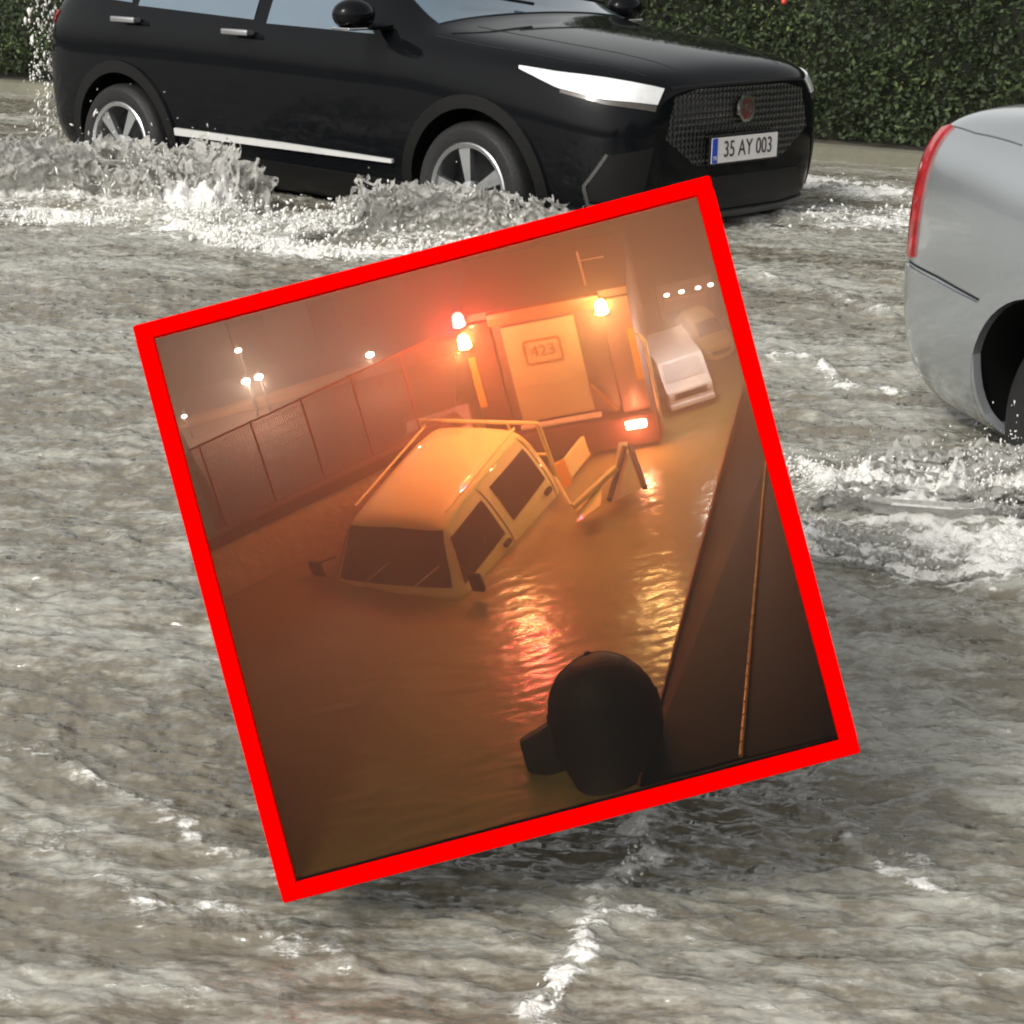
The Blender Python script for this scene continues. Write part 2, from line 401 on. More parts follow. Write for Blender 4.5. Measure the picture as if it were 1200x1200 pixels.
def wheel(parent, x, y, z, R_=.33, rr=.235, wd=.215, style='split', steer=0., spin=0.):
    s = -1 if y < 0 else 1
    wp = bpy.data.objects.new('wheel', None); COL.objects.link(wp); wp.parent = parent; wp.location = (x, y, z); wp.rotation_euler = (0, 0, steer)
    t = MB(); h = wd/2
    t.lathe([(rr, -h*.9), (rr+.02, -h), (R_-.03, -h), (R_-.008, -h*.8), (R_, -h*.55), (R_, h*.55), (R_-.008, h*.8), (R_-.03, h), (rr+.02, h), (rr, h*.9), (rr, -h*.9)], 64)
    t.build('tyre', tyre_m, wp, ang=40)
    r = MB(); o_ = s*h*.9
    r.lathe([(rr+.003, o_), (rr-.004, o_+s*.006), (rr-.022, o_), (rr-.03, o_-s*.03), (rr-.035, -o_)], 64)
    r.build('rim', rim_m, wp, ang=35)
    d = MB(); d.lathe([(.001, o_-s*.12), (rr-.03, o_-s*.12)], 40); d.build('brake_drum', rimdark_m, wp)
    sp = MB()
    for k in range(5):
        a = 2*math.pi*k/5+spin
        for dd in ((-.13, .13) if style == 'split' else (0,)):
            a2 = a+dd
            ci, si = math.cos(a), math.sin(a); co_, so_ = math.cos(a2), math.sin(a2)
            w1, w2 = (.022, .028) if style == 'split' else (.030, .075)
            pi_ = np.array([.045*ci, .045*si]); po = np.array([(rr-.012)*co_, (rr-.012)*so_]); tn = np.array([-so_, co_])
            pts = [pi_-tn*w1/2, po-tn*w2/2, po+tn*w2/2, pi_+tn*w1/2]
            sp.poly([(p[0], o_-s*.012, p[1]) for p in pts], (0, -s*.03, 0))
    sp.lathe([(.001, o_), (.03, o_-s*.002), (.058, o_-s*.012), (.06, o_-s*.05)], 24)
    sp.build('spoke_set', rim_m, wp, ang=30)
    return wp
ZL = dict()
def half(zb, wb, wl, zl, wm, zm, ws, zs, wt, zt, wr, zr, w2, z2, zc):
    return [(0, zb), (wb*.6, zb), (wb, zb), (wl, zl), (wm, zm), (ws, zs), (wt, zt), (wr, zr), (w2, z2), (0, zc)]
# ---- black SUV
suv_st = [
 (2.19, half(.30, .40, .50, .36, .55, .58, .54, .70, .50, .80, .42, .845, .2, .85, .852)),
 (2.155, half(.25, .52, .64, .34, .68, .58, .67, .72, .62, .85, .48, .895, .24, .905, .91)),
 (2.08, half(.21, .62, .755, .33, .79, .58, .78, .75, .70, .895, .53, .935, .27, .95, .955)),
 (1.90, half(.19, .70, .835, .32, .865, .58, .86, .80, .765, .94, .57, .97, .28, .99, .998)),
 (1.62, half(.18, .74, .86, .32, .89, .60, .888, .84, .80, .975, .60, 1.01, .30, 1.03, 1.038)),
 (1.29, half(.18, .76, .865, .32, .895, .62, .897, .87, .82, 1.005, .63, 1.04, .31, 1.065, 1.072)),
 (1.00, half(.18, .76, .865, .32, .89, .62, .895, .89, .83, 1.03, .66, 1.07, .33, 1.095, 1.10)),
 (.86, half(.18, .76, .865, .32, .885, .62, .895, .895, .83, 1.04, .68, 1.10, .34, 1.14, 1.15)),
 (.50, half(.18, .76, .865, .32, .885, .62, .895, .90, .83, 1.06, .66, 1.34, .33, 1.39, 1.40)),
 (.10, half(.18, .76, .865, .32, .885, .62, .895, .91, .83, 1.075, .61, 1.56, .31, 1.60, 1.61)),
 (-.6, half(.18, .76, .865, .32, .885, .62, .895, .93, .83, 1.10, .61, 1.60, .31, 1.64, 1.65)),
 (-1.25, half(.18, .76, .865, .32, .895, .64, .90, .96, .83, 1.13, .59, 1.58, .30, 1.62, 1.63)),
 (-1.70, half(.19, .74, .855, .33, .885, .64, .885, .97, .80, 1.15, .56, 1.50, .29, 1.54, 1.55)),
 (-1.92, half(.21, .70, .83, .34, .855, .64, .85, .97, .76, 1.13, .56, 1.27, .29, 1.31, 1.32)),
 (-2.04, half(.24, .64, .77, .35, .80, .62, .79, .92, .70, 1.05, .52, 1.09, .27, 1.11, 1.115)),
 (-2.10, half(.30, .50, .62, .37, .66, .6, .65, .85, .58, .95, .44, .98, .22, .99, .99)),
]
def build_body(st, arches, R_, inner=.60, mats=None):
    cage = loft(st)
    full = evald(cage, [('SUBSURF', dict(levels=3))])
    bv = bvh_of(full)
    me_ = full
    for cx, cz in arches:
        for s in (-1, 1):
            bm = bmesh.new()
            bmesh.ops.create_cone(bm, segments=48, radius1=R_, radius2=R_, depth=.6, cap_ends=True, matrix=Matrix.Translation((cx, s*(inner+.3), cz)) @ Matrix.Rotation(rad(90), 4, 'X'))
            bmesh.ops.create_cube(bm, size=1, matrix=Matrix.Translation((cx, s*(inner+.3), cz-.3)) @ Matrix.Diagonal((2*R_*.985, .598, .6, 1)))
            cm = bpy.data.meshes.new('c'); bm.to_mesh(cm); bm.free(); co_ = bpy.data.objects.new('c', cm); COL.objects.link(co_)
            # union the two cutters by cutting twice is avoided: exact solver with self intersection
            me2 = me_.copy(); o = bpy.data.objects.new('tmp', me2); COL.objects.link(o)
            md = o.modifiers.new('b', 'BOOLEAN'); md.operation = 'DIFFERENCE'; md.object = co_; md.solver = 'EXACT'; md.use_self = True
            dg = bpy.context.evaluated_depsgraph_get(); dg.update(); me_ = bpy.data.meshes.new_from_object(o.evaluated_get(dg))
            bpy.data.objects.remove(o); bpy.data.objects.remove(co_)
    for m_ in mats: me_.materials.append(m_) if len(me_.materials) < len(mats) else None
    me_.materials.clear()
    for m_ in mats: me_.materials.append(m_)
    for p in me_.polygons:
        c = p.center; p.material_index = 0
        for cx, cz in arches:
            if math.hypot(c.x-cx, c.z-cz) < R_*1.004 and abs(c.y) > inner-.02 or (abs(c.x-cx) < R_ and c.z < cz and abs(c.y) > inner-.02 and abs(c.z) < cz and abs(p.normal.y) < .3 and c.z > .25): p.material_index = 1
    me_.shade_smooth(); me_.set_sharp_from_angle(angle=rad(38))
    return me_, bv
black_paint = mat('black_paint', (.0045, .005, .006), .06, spec=.14, coat=0., var=.2)
def pose(x, y, h, z=0): return Matrix.Translation((x, y, z)) @ Matrix.Rotation(h, 4, 'Z')
suv = empty('suv', 'black compact SUV driving through the flood with silver wheels and a white number plate', 'car', pose(-.622, 11.137, -.720))
bme, bv = build_body(suv_st, [(1.2925, .33), (-1.2925, .33)], .395, .62, [black_paint, blk_plastic])
body = link('body', bme, None, suv)
for x in (1.2925, -1.2925):
    for s in (-1, 1):
        wheel(suv, x, s*.80, .33, steer=.0, style='turbine', spin=rad(100 if x > 0 else 60))
        arc_patch(bv, x, .33, .392, .455, -25 if x > 0 else -20, 200, s, off=.002, thick=.012, name='wheel_arch', m=blk_plastic, parent=suv)
for s in (-1, 1):
    patch(bv, mir(between([(-.86, -1, .20), (.86, -1, .20)], [(-.86, -1, .36), (.86, -1, .34)], 30, 5), -s), (0, s, 0), off=.002, thick=.014, name='side_cladding', m=blk_plastic, parent=suv)
    patch(bv, mir(between([(-.84, -1, .425), (0, -1, .425), (.78, -1, .425)], [(-.84, -1, .462), (0, -1, .456), (.78, -1, .442)], 30, 3), -s), (0, s, 0), off=.002, thick=.014, name='sill_trim', m=mat('satin_silver', (.62, .62, .60), .3, metal=.1), parent=suv)
    # panel seams: doors, wing
    for nm, pts in (('door_seam', [(.82, -1, .98), (.86, -1, .7), (.80, -1, .45)]), ('door_seam', [(-.20, -1, 1.06), (-.16, -1, .75), (-.14, -1, .42)]), ('door_seam', [(-1.28, -1, 1.10), (-1.15, -1, .92), (-.93, -1, .75), (-.78, -1, .5)]), ('bumper_seam', [(1.72, -1, .68), (1.80, -1, .74), (1.86, -1, .80)])):
        ribbon(bv, [(a, -b*s*-1, c) for a, b, c in [(p[0], s, p[2]) for p in pts]], .008, (0, s, 0), off=.0008, thick=.0006, name=nm, m=seam_m, parent=suv, nu=16)
    # belt line chrome-less windows
    patch(bv, between([(-.14, s, 1.085), (.62, s, 1.075)], [(-.14, s, 1.50), (.16, s, 1.50)], 14, 8), (0, s, .35), off=.002, thick=.003, name='side_window', m=glass_m, parent=suv)
    patch(bv, between([(-1.16, s, 1.13), (-.24, s, 1.10)], [(-1.16, s, 1.50), (-.24, s, 1.52)], 14, 8), (0, s, .35), off=.002, thick=.003, name='side_window', m=glass_m, parent=suv)
    patch(bv, between([(-1.62, s, 1.17), (-1.22, s, 1.145)], [(-1.45, s, 1.40), (-1.22, s, 1.46)], 10, 6), (0, s, .35), off=.002, thick=.003, name='quarter_window', m=glass_m, parent=suv)
    for hx in (-.30, -1.20):
        h = MB(); y0 = s*.925
        hz = .985 if hx > -1 else 1.005
        h.box((hx, y0, hz), (.20, .018, .030), bev=.008); h.box((hx-.08, y0-s*.02, hz), (.03, .05, .02)); h.box((hx+.08, y0-s*.02, hz), (.03, .05, .02))
        h.build('door_handle', mat('handle_silver', (.45, .45, .46), .25, metal=.8), suv, ang=40)
    # headlights
    H_ = between([(1.56, .86*s, .915), (1.78, .85*s, .845), (1.98, .74*s, .795), (2.12, .55*s, .775)], [(1.56, .86*s, .93), (1.76, .84*s, .915), (1.96, .72*s, .89), (2.13, .52*s, .845)], 24, 8)
    hl = patch(bv, H_, (.55, .85*s, .15), off=.001, thick=.008, name='headlight', m=lens_m, parent=suv)
    H2 = between([(1.80, .85*s, .825), (1.98, .74*s, .775), (2.12, .56*s, .745)], [(1.80, .85*s, .842), (1.98, .74*s, .793), (2.12, .55*s, .773)], 20, 4)
    patch(bv, H2, (.55, .85*s, .15), off=.001, thick=.005, name='turn_lamp', m=mat('smoked_lens', (.05, .04, .03), .12, coat=.5, var=.6, nscale=30), parent=hl)
    for (hx_, hy_) in ():
        patch(bv, between([(hx_-.035, (hy_+.015)*s, .862), (hx_+.03, (hy_-.02)*s, .85)], [(hx_-.035, (hy_+.015)*s, .895), (hx_+.03, (hy_-.02)*s, .882)], 6, 4), (.55, .85*s, .15), off=.002, thick=.010, name='projector_lens', m=mat('projector_glass', (.16, .17, .18), .08, coat=.5, var=.5, nscale=60), parent=hl)
    # fog housing and silver lip
    patch(bv, between([(2.10, .64*s, .34), (1.93, .82*s, .36)], [(2.10, .58*s, .60), (1.97, .78*s, .56)], 14, 8), (.8, .6*s, 0), off=.001, thick=.004, name='bumper_vent', m=blk_plastic, parent=suv)
    ribbon(bv, [(1.99, .76*s, .57), (1.93, .82*s, .42), (1.95, .80*s, .335), (2.06, .68*s, .315)], .014, (.8, .6*s, 0), off=.003, thick=.006, name='vent_trim', m=mat('dull_silver', (.10, .10, .10), .3, metal=.6), parent=suv)
    patch(bv, between([(-2.05, .77*s, .93), (-1.96, .81*s, .95)], [(-2.02, .74*s, 1.01), (-1.90, .80*s, 1.02)], 10, 6), (-.5, .85*s, 0), off=.002, thick=.006, name='tail_lamp', m=redlens, parent=suv)
    mr_ = MB(); mr_.sph((.66, s*1.02, 1.115), .12, (.75, .95, .62), 20, 12); mr_.box((.68, s*.90, 1.06), (.10, .16, .03), bev=.01)
    mo = mr_.build('door_mirror', black_paint, suv, smooth=True)
    MB().box((.66, s*1.03, 1.052), (.12, .16, .012), bev=.004).build('mirror_trim', chrome, mo)
# grille
def grille_mat():
    M = bpy.data.materials.new('grille_mesh'); M.use_nodes = True; n = M.node_tree; b = n.nodes['Principled BSDF']
    tc = n.nodes.new('ShaderNodeTexCoord'); v = n.nodes.new('ShaderNodeTexVoronoi'); v.inputs['Scale'].default_value = 34; v.feature = 'F1'; v.inputs['Randomness'].default_value = .12
    n.links.new(tc.outputs['Object'], v.inputs['Vector'])
    r = n.nodes.new('ShaderNodeValToRGB'); r.color_ramp.elements[0].position = .0; r.color_ramp.elements[0].color = (.05, .05, .045, 1); r.color_ramp.elements[1].position = .35; r.color_ramp.elements[1].color = (.004, .004, .004, 1)
    n.links.new(v.outputs['Distance'], r.inputs[0]); n.links.new(r.outputs[0], b.inputs['Base Color']); b.inputs['Roughness'].default_value = .18
    bp = n.nodes.new('ShaderNodeBump'); bp.inputs['Strength'].default_value = 1; bp.inputs['Distance'].default_value = .02; bp.invert = True
    n.links.new(v.outputs['Distance'], bp.inputs['Height']); n.links.new(bp.outputs[0], b.inputs['Normal']); return M
patch(bv, between([(2.1, -.56, .63), (2.2, -.34, .50), (2.2, .34, .50), (2.1, .56, .63)], [(2.1, -.50, .815), (2.2, -.34, .845), (2.2, .34, .845), (2.1, .50, .815)], 40, 14), (1, 0, 0), off=.001, thick=.003, name='grille', m=grille_mat(), parent=suv)
ribbon(bv, [(2.1, -.52, .835), (2.18, -.3, .862), (2.18, .3, .862), (2.1, .52, .835)], .012, (1, 0, .3), off=.001, thick=.004, name='grille_trim', m=blk_plastic, parent=suv)
patch(bv, between([(2.1, -.56, .30), (2.15, 0, .29), (2.1, .56, .30)], [(2.1, -.50, .44), (2.15, 0, .44), (2.1, .50, .44)], 30, 6), (1, 0, 0), off=.001, thick=.003, name='lower_intake', m=blk_plastic, parent=suv)
ribbon(bv, [(2.08, -.62, .285), (2.14, -.35, .265), (2.14, .35, .265), (2.08, .62, .285)], .028, (1, 0, 0), off=.004, thick=.01, name='skid_trim', m=mat('dull_silver', (.10, .10, .10), .3, metal=.6), parent=suv, nu=36)
def plate(parent, x, z, txt, w_=.52, h_=.115, face=1):
    p = MB(); p.box((x, 0, z), (.012, w_+.02, h_+.02), bev=.004); po = p.build('number_plate', blk_plastic, parent)
    MB().box((x+face*.008, 0, z), (.004, w_, h_)).build('plate_face', white_paint, po)
    MB().box((x+face*.0105, -face*(w_/2-.02), z), (.003, .04, h_-.004)).build('plate_band', blue_m, po)
    rot = Matrix.Rotation(rad(90)*face, 4, 'Z') @ Matrix.Rotation(rad(90), 4, 'X')
    text_mesh('plate_text', txt, .105, ink, po, Matrix.Translation((x+face*.0115, face*.022, z)) @ rot, .001, .86)
    text_mesh('band_text', 'TR', .026, white_paint, po, Matrix.Translation((x+face*.0125, -face*(w_/2-.02), z-.035)) @ rot, .0008)
plate(suv, 2.21, .565, '35 AY 003')
# badge: octagon ring with two letters
bd = MB(); oc = [(math.cos(rad(22.5+45*k)), math.sin(rad(22.5+45*k))) for k in range(8)]
for k in range(8):
    a, b = oc[k], oc[(k+1) % 8]
    bd.poly([(2.205, a[0]*.066, .745+a[1]*.066), (2.205, b[0]*.066, .745+b[1]*.066), (2.205, b[0]*.052, .745+b[1]*.052), (2.205, a[0]*.052, .745+a[1]*.052)], (.014, 0, 0))
bdo = bd.build('badge', chrome, suv)
MB().poly([(2.203, a[0]*.053, .745+a[1]*.053) for a in oc], (.008, 0, 0)).build('badge_field', mat('badge_red', (.12, .02, .02), .3), bdo)
text_mesh('badge_letters', 'MG', .062, chrome, bdo, Matrix.Translation((2.213, 0, .745)) @ Matrix.Rotation(rad(90), 4, 'Z') @ Matrix.Rotation(rad(90), 4, 'X'), .003)
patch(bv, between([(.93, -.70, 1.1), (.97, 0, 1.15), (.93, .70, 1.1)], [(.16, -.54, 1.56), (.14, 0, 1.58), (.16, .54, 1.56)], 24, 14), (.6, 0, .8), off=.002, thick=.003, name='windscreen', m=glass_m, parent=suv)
patch(bv, between([(-1.95, -.52, 1.2), (-1.95, .52, 1.2)], [(-1.70, -.48, 1.5), (-1.70, .48, 1.5)], 14, 8), (-1, 0, .5), off=.002, thick=.003, name='rear_window', m=glass_m, parent=suv)
for s, y0 in ((1, -.1), (1, .45)):
    wp_ = MB(); wp_.bar((.98, y0, 1.165), (.86, y0-.5, 1.235), .008, 6); wp_.build('wiper', blk_plastic, suv)
for s in (-1, 1):
    ribbon(bv, [(2.10, .40*s, .94), (1.6, .52*s, 1.02), (1.05, .58*s, 1.09)], .006, (0, 0, 1), off=.0006, thick=.0006, name='bonnet_crease', m=seam_m, parent=suv)
    ribbon(bv, [(2.08, .60*s, .92), (1.75, .735*s, .96), (1.3, .79*s, 1.02), (.98, .80*s, 1.05)], .007, (0, .3*s, 1), off=.0008, thick=.0006, name='bonnet_seam', m=seam_m, parent=suv)

# ---- silver saloon
silver = mat('silver_paint', (.45, .48, .50), .22, metal=.7, coat=.8, var=.05, nscale=3)
sal_st = [
 (2.12, half(.32, .40, .50, .38, .54, .52, .53, .60, .48, .66, .40, .69, .2, .70, .70)),
 (2.02, half(.24, .60, .72, .34, .75, .52, .74, .64, .66, .74, .50, .78, .26, .80, .80)),
 (1.75, half(.20, .70, .82, .34, .84, .55, .83, .74, .74, .84, .56, .88, .28, .90, .90)),
 (1.29, half(.19, .73, .83, .34, .855, .58, .85, .80, .77, .91, .60, .94, .3, .97, .97)),
 (.95, half(.19, .73, .83, .34, .85, .6, .85, .83, .78, .95, .62, .98, .31, 1.01, 1.01)),
 (.50, half(.19, .73, .83, .34, .85, .6, .85, .85, .79, .98, .60, 1.26, .30, 1.30, 1.31)),
 (.15, half(.19, .73, .83, .34, .85, .6, .85, .86, .79, 1.0, .57, 1.43, .29, 1.47, 1.48)),
 (-.5, half(.19, .73, .83, .34, .85, .6, .85, .87, .79, 1.02, .56, 1.46, .28, 1.50, 1.51)),
 (-1.05, half(.19, .73, .83, .34, .855, .6, .855, .88, .79, 1.04, .55, 1.40, .28, 1.44, 1.45)),
 (-1.45, half(.19, .73, .83, .34, .86, .6, .86, .89, .79, 1.05, .56, 1.17, .28, 1.20, 1.21)),
 (-1.65, half(.19, .72, .83, .34, .855, .6, .855, .93, .78, 1.075, .58, 1.115, .29, 1.13, 1.135)),
 (-1.85, half(.20, .70, .82, .34, .84, .6, .84, .93, .765, 1.07, .58, 1.10, .29, 1.115, 1.12)),
 (-2.02, half(.21, .68, .80, .34, .825, .6, .82, .93, .755, 1.055, .58, 1.09, .28, 1.10, 1.105)),
 (-2.10, half(.23, .64, .765, .35, .79, .58, .785, .88, .715, 1.01, .55, 1.05, .27, 1.07, 1.075)),
 (-2.14, half(.30, .52, .66, .38, .69, .58, .68, .84, .61, .95, .48, .99, .25, 1.0, 1.005)),
]
sal = empty('saloon_car', 'silver saloon with red tail lamp whose rear corner enters from the right', 'car', pose(2.580, 4.259, -1.229))
sme, sbv = build_body(sal_st, [(1.29, .31), (-1.29, .31)], .350, .60, [silver, blk_plastic])
link('body', sme, None, sal)
for x in (1.29, -1.29):
    for s in (-1, 1):
        wheel(sal, x, s*.665, .285, R_=.30, rr=.175, wd=.19, style='plain', spin=rad(20))
        arc_patch(sbv, x, .31, .348, .412, -12, 192, s, off=.001, thick=.014, name='wheel_arch', m=silver, parent=sal)
for s in (-1, 1):
    patch(sbv, between([(-2.06, .79*s, .655), (-2.01, .82*s, .655)], [(-2.07, .75*s, 1.0), (-1.97, .79*s, 1.03)], 8, 16), (-.35, s, 0), off=.001, thick=.01, name='tail_lamp', m=redlens, parent=sal)
    ribbon(sbv, [(-2.11, .6*s, .638), (-2.02, .80*s, .636), (-1.85, .86*s, .628), (-1.60, .86*s, .606)], .007, (-.3, s, 0), off=.0008, thick=.0006, name='bumper_seam', m=seam_m, parent=sal)
    patch(sbv, between([(-2.10, .66*s, .25), (-2.02, .78*s, .235), (-1.85, .84*s, .225), (-1.66, .86*s, .22)], [(-2.10, .66*s, .63), (-2.02, .79*s, .63), (-1.85, .85*s, .62), (-1.59, .86*s, .60)], 22, 12), (-.5, s, 0), off=.001, thick=.012, name='bumper', m=silver, parent=sal, sharp=50)
    patch(sbv, between([(-2.06, .75*s, .23), (-1.85, .84*s, .22), (-1.64, .86*s, .22)], [(-2.08, .75*s, .33), (-1.85, .84*s, .31), (-1.64, .86*s, .30)], 16, 4), (-.4, s, 0), off=.001, thick=.012, name='bumper_skirt', m=silver, parent=sal)
    ribbon(sbv, [(-1.55, .8*s, 1.04), (-1.8, .78*s, 1.03), (-1.98, .74*s, 1.01)], .004, (0, .5*s, 1), off=.0008, thick=.0006, name='boot_seam', m=mat('soft_gap', (.08, .085, .09), .6), parent=sal)
    patch(sbv, between([(-.14, s, 1.01), (.58, s, 1.0)], [(-.14, s, 1.39), (.14, s, 1.38)], 14, 8), (0, s, .4), off=.002, thick=.003, name='side_window', m=glass_m, parent=sal)
    patch(sbv, between([(-1.1, s, 1.06), (-.24, s, 1.03)], [(-.92, s, 1.36), (-.24, s, 1.40)], 14, 8), (0, s, .4), off=.002, thick=.003, name='side_window', m=glass_m, parent=sal)
    ribbon(sbv, [(-.2, s, 1.0), (-.16, s, .75), (-.14, s, .3)], .008, (0, s, 0), off=.0008, thick=.0006, name='door_seam', m=seam_m, parent=sal, nu=12)
    patch(sbv, between([(1.7, .8*s, .62), (2.0, .65*s, .58)], [(1.7, .8*s, .76), (2.0, .62*s, .70)], 10, 6), (.6, .8*s, 0), off=.001, thick=.006, name='headlight', m=lens_m, parent=sal)
    mr_ = MB(); mr_.sph((.60, s*.95, 1.03), .10, (.75, .95, .65), 16, 10); mr_.box((.62, s*.85, .99), (.08, .14, .03)); mr_.build('door_mirror', silver, sal, smooth=True)
patch(sbv, between([(.92, -.62, 1.0), (.92, .62, 1.0)], [(.18, -.48, 1.42), (.18, .48, 1.42)], 16, 10), (.6, 0, .8), off=.002, thick=.003, name='windscreen', m=glass_m, parent=sal)
patch(sbv, between([(-1.5, -.52, 1.12), (-1.5, .52, 1.12)], [(-1.1, -.46, 1.38), (-1.1, .46, 1.38)], 16, 10), (-.6, 0, .8), off=.002, thick=.003, name='rear_window', m=glass_m, parent=sal)

# ------------------------------------------------------------------ splashes: droplets and torn sheets of water
ico = bmesh.new(); bmesh.ops.create_icosphere(ico, subdivisions=1, radius=1); ICV = np.array([v.co[:] for v in ico.verts]); ICF = np.array([[v.index for v in f.verts] for f in ico.faces]); ico.free()
def blobs(name, C_, R_, stretch, label, cat, m):
    """C_: centres, R_: radii, stretch: per-blob vector (direction * extra length)"""
    n = len(C_); R_ = np.asarray(R_); V = ICV[None]*R_[:, None, None]*(1+.35*rng.standard_normal((n, 12, 1)).clip(-1.5, 1.5))
    d = stretch/np.maximum(1e-6, np.linalg.norm(stretch, axis=1))[:, None]; k = np.linalg.norm(stretch, axis=1)
    V = V+d[:, None, :]*((V*d[:, None, :]).sum(-1, keepdims=True)*k[:, None, None])
    V = (V+C_[:, None, :]).reshape(-1, 3).astype(np.float32); Fc = (ICF[None]+(np.arange(n)*12)[:, None, None]).reshape(-1, 3)
    me_ = bpy.data.meshes.new(name); me_.vertices.add(len(V)); me_.vertices.foreach_set('co', V.ravel())
    me_.loops.add(len(Fc)*3); me_.loops.foreach_set('vertex_index', Fc.ravel().astype(np.int32)); me_.polygons.add(len(Fc)); me_.polygons.foreach_set('loop_start', np.arange(0, len(Fc)*3, 3, dtype=np.int32)); me_.update(calc_edges=True); me_.shade_smooth()
    o = link(name, me_, m); o['kind'] = 'stuff'; return tag(o, label, cat)
spray_m = mat('spray_water', (.74, .73, .69), .18, spec=.6, var=.25, nscale=9)
def plume(strokei, n, up, out, size, zsp=1., along=0.):
    pts, wd, hh, fo, ns = WS[strokei]
    L = lerp_line([p[:3] for p in pts], 200); i = rng.integers(0, 199, n); L = np.array(L)
    clump = (.5+.5*fbm(L[:, 0]*4, L[:, 1]*4, 3, 80))[i]
    P = L[i]+rng.normal(0, wd*.45, (n, 3))*[1, 1, 0]
    v0 = np.abs(rng.normal(up, up*.45, n))*(.35+1.1*clump); ang = rng.normal(0, 1, (n, 2))*out
    t = rng.random(n)*v0*2/9.8*.95
    z = v0*t-4.9*t*t
    Vel = np.stack([ang[:, 0]+along*kd[0], ang[:, 1]+along*kd[1], v0-9.8*t], -1)
    C_ = P.copy(); C_[:, 0] += (ang[:, 0]+along*kd[0])*t; C_[:, 1] += (ang[:, 1]+along*kd[1])*t
    C_[:, 2] = WZ+hh*.35*np.exp(-(rng.random(n)*1.2)**2)+z*zsp
    r = size*np.minimum(rng.lognormal(0, .5, n), 2.3)*(1.15-.5*np.clip(z/.3, 0, 1))
    return C_, r, Vel*1.5
def join(ps): return [np.concatenate(a) for a in zip(*ps)]
def sheets(name, specs, label):
    """torn curtains of churned water rising along a wake"""
    VV = []; FF = []; AE = []; base = 0
    for si, nl, height, lean, thick, seed in specs:
        pts, wd, hh, fo, ns = WS[si]
        n, mrows = 420, 26; L = np.array(lerp_line(pts, n)); T = np.gradient(L, axis=0); T /= np.linalg.norm(T, axis=1)[:, None]; Nn = np.stack([-T[:, 1], T[:, 0], 0*T[:, 0]], -1)
        arc = np.concatenate([[0], np.cumsum(np.linalg.norm(np.diff(L, axis=0), axis=1))])
        for l in range(nl):
            o = seed*13+l*5.3; offs = (l/(max(1, nl-1))-.5)*2*wd*thick
            sc = 1/max(.05, wd)
            prof = np.clip(.66+.38*fbm(arc*sc*.5+o, arc*0+o, 2, 70)+.10*fbm(arc*sc*4+o, arc*0+o, 2, 71), .08, 1.1)*np.clip(np.minimum(np.arange(n), n-1-np.arange(n))/30, 0, 1)*(1-.55*abs(l/(max(1, nl-1))-.5))
            v = np.linspace(0, 1, mrows)[None]; A = arc[:, None]+0*v
            up = height*prof[:, None]*(v**.8); fray = fbm(A*sc*2.2+o, v*3+o, 4, 75)
            out = offs+lean*height*prof[:, None]*(v**1.6)*(1 if l % 2 else -1)+.5*wd*.55*fray*v+.12*wd*fbm(A*sc*7, v*9+o, 2, 77)
            P = L[:, None]+Nn[:, None]*out[..., None]; P[..., 2] = WZ-.02+up+.16*height*v*fbm(A*sc*5, v*6+o, 4, 79); P = P+T[:, None]*(.35*wd*fbm(A*sc*3+9, v*3+o, 2, 83)*v)[..., None]
            tear = fbm(A*sc*9+o, v*9+3, 4, 85, True)
            idx = np.arange(n*mrows).reshape(n, mrows)+base; keep = (tear[:-1, :-1]-.10 > (v[:, :-1]**1.3)*1.0-.66)
            q_ = np.stack([idx[:-1, :-1], idx[1:, :-1], idx[1:, 1:], idx[:-1, 1:]], -1)[keep]
            VV.append(P.reshape(-1, 3)); FF.append(q_); base += n*mrows
    V_ = np.concatenate(VV); F_ = np.concatenate(FF)
    me_ = bpy.data.meshes.new(name); me_.vertices.add(len(V_)); me_.vertices.foreach_set('co', V_.astype(np.float32).ravel()); me_.loops.add(len(F_)*4); me_.loops.foreach_set('vertex_index', F_.ravel().astype(np.int32)); me_.polygons.add(len(F_)); me_.polygons.foreach_set('loop_start', np.arange(0, len(F_)*4, 4, dtype=np.int32)); me_.update(calc_edges=True); me_.shade_smooth()
    o_ = link(name, me_, sheet_m); o_['kind'] = 'stuff'; return tag(o_, label, 'splash')
def sheet_mat():
    M = bpy.data.materials.new('churned_water'); M.use_nodes = True; n = M.node_tree; b = n.nodes['Principled BSDF']; L = n.links.new
    tc = n.nodes.new('ShaderNodeTexCoord'); a = n.nodes.new('ShaderNodeTexNoise'); a.inputs['Scale'].default_value = 46; a.inputs['Detail'].default_value = 8; a.inputs['Roughness'].default_value = .72; L(tc.outputs['Object'], a.inputs['Vector'])
    r = n.nodes.new('ShaderNodeValToRGB'); e = r.color_ramp.elements; e[0].position = .34; e[0].color = (.40, .38, .33, 1); e[1].position = .54; e[1].color = (.86, .85, .81, 1); L(a.outputs['Fac'], r.inputs[0]); L(r.outputs[0], b.inputs['Base Color'])
    b.inputs['Roughness'].default_value = .2; b.inputs['IOR'].default_value = 1.33
    bp = n.nodes.new('ShaderNodeBump'); bp.inputs['Strength'].default_value = .9; bp.inputs['Distance'].default_value = .03; L(a.outputs['Fac'], bp.inputs['Height']); L(bp.outputs[0], b.inputs['Normal'])
    t = n.nodes.new('ShaderNodeBsdfTranslucent'); t.inputs[0].default_value = (.9, .89, .85, 1); mx = n.nodes.new('ShaderNodeMixShader'); mx.inputs[0].default_value = .38
    out = n.nodes['Material Output']; L(b.outputs[0], mx.inputs[1]); L(t.outputs[0], mx.inputs[2]); L(mx.outputs[0], out.inputs['Surface']); return M
sheet_m = sheet_mat()
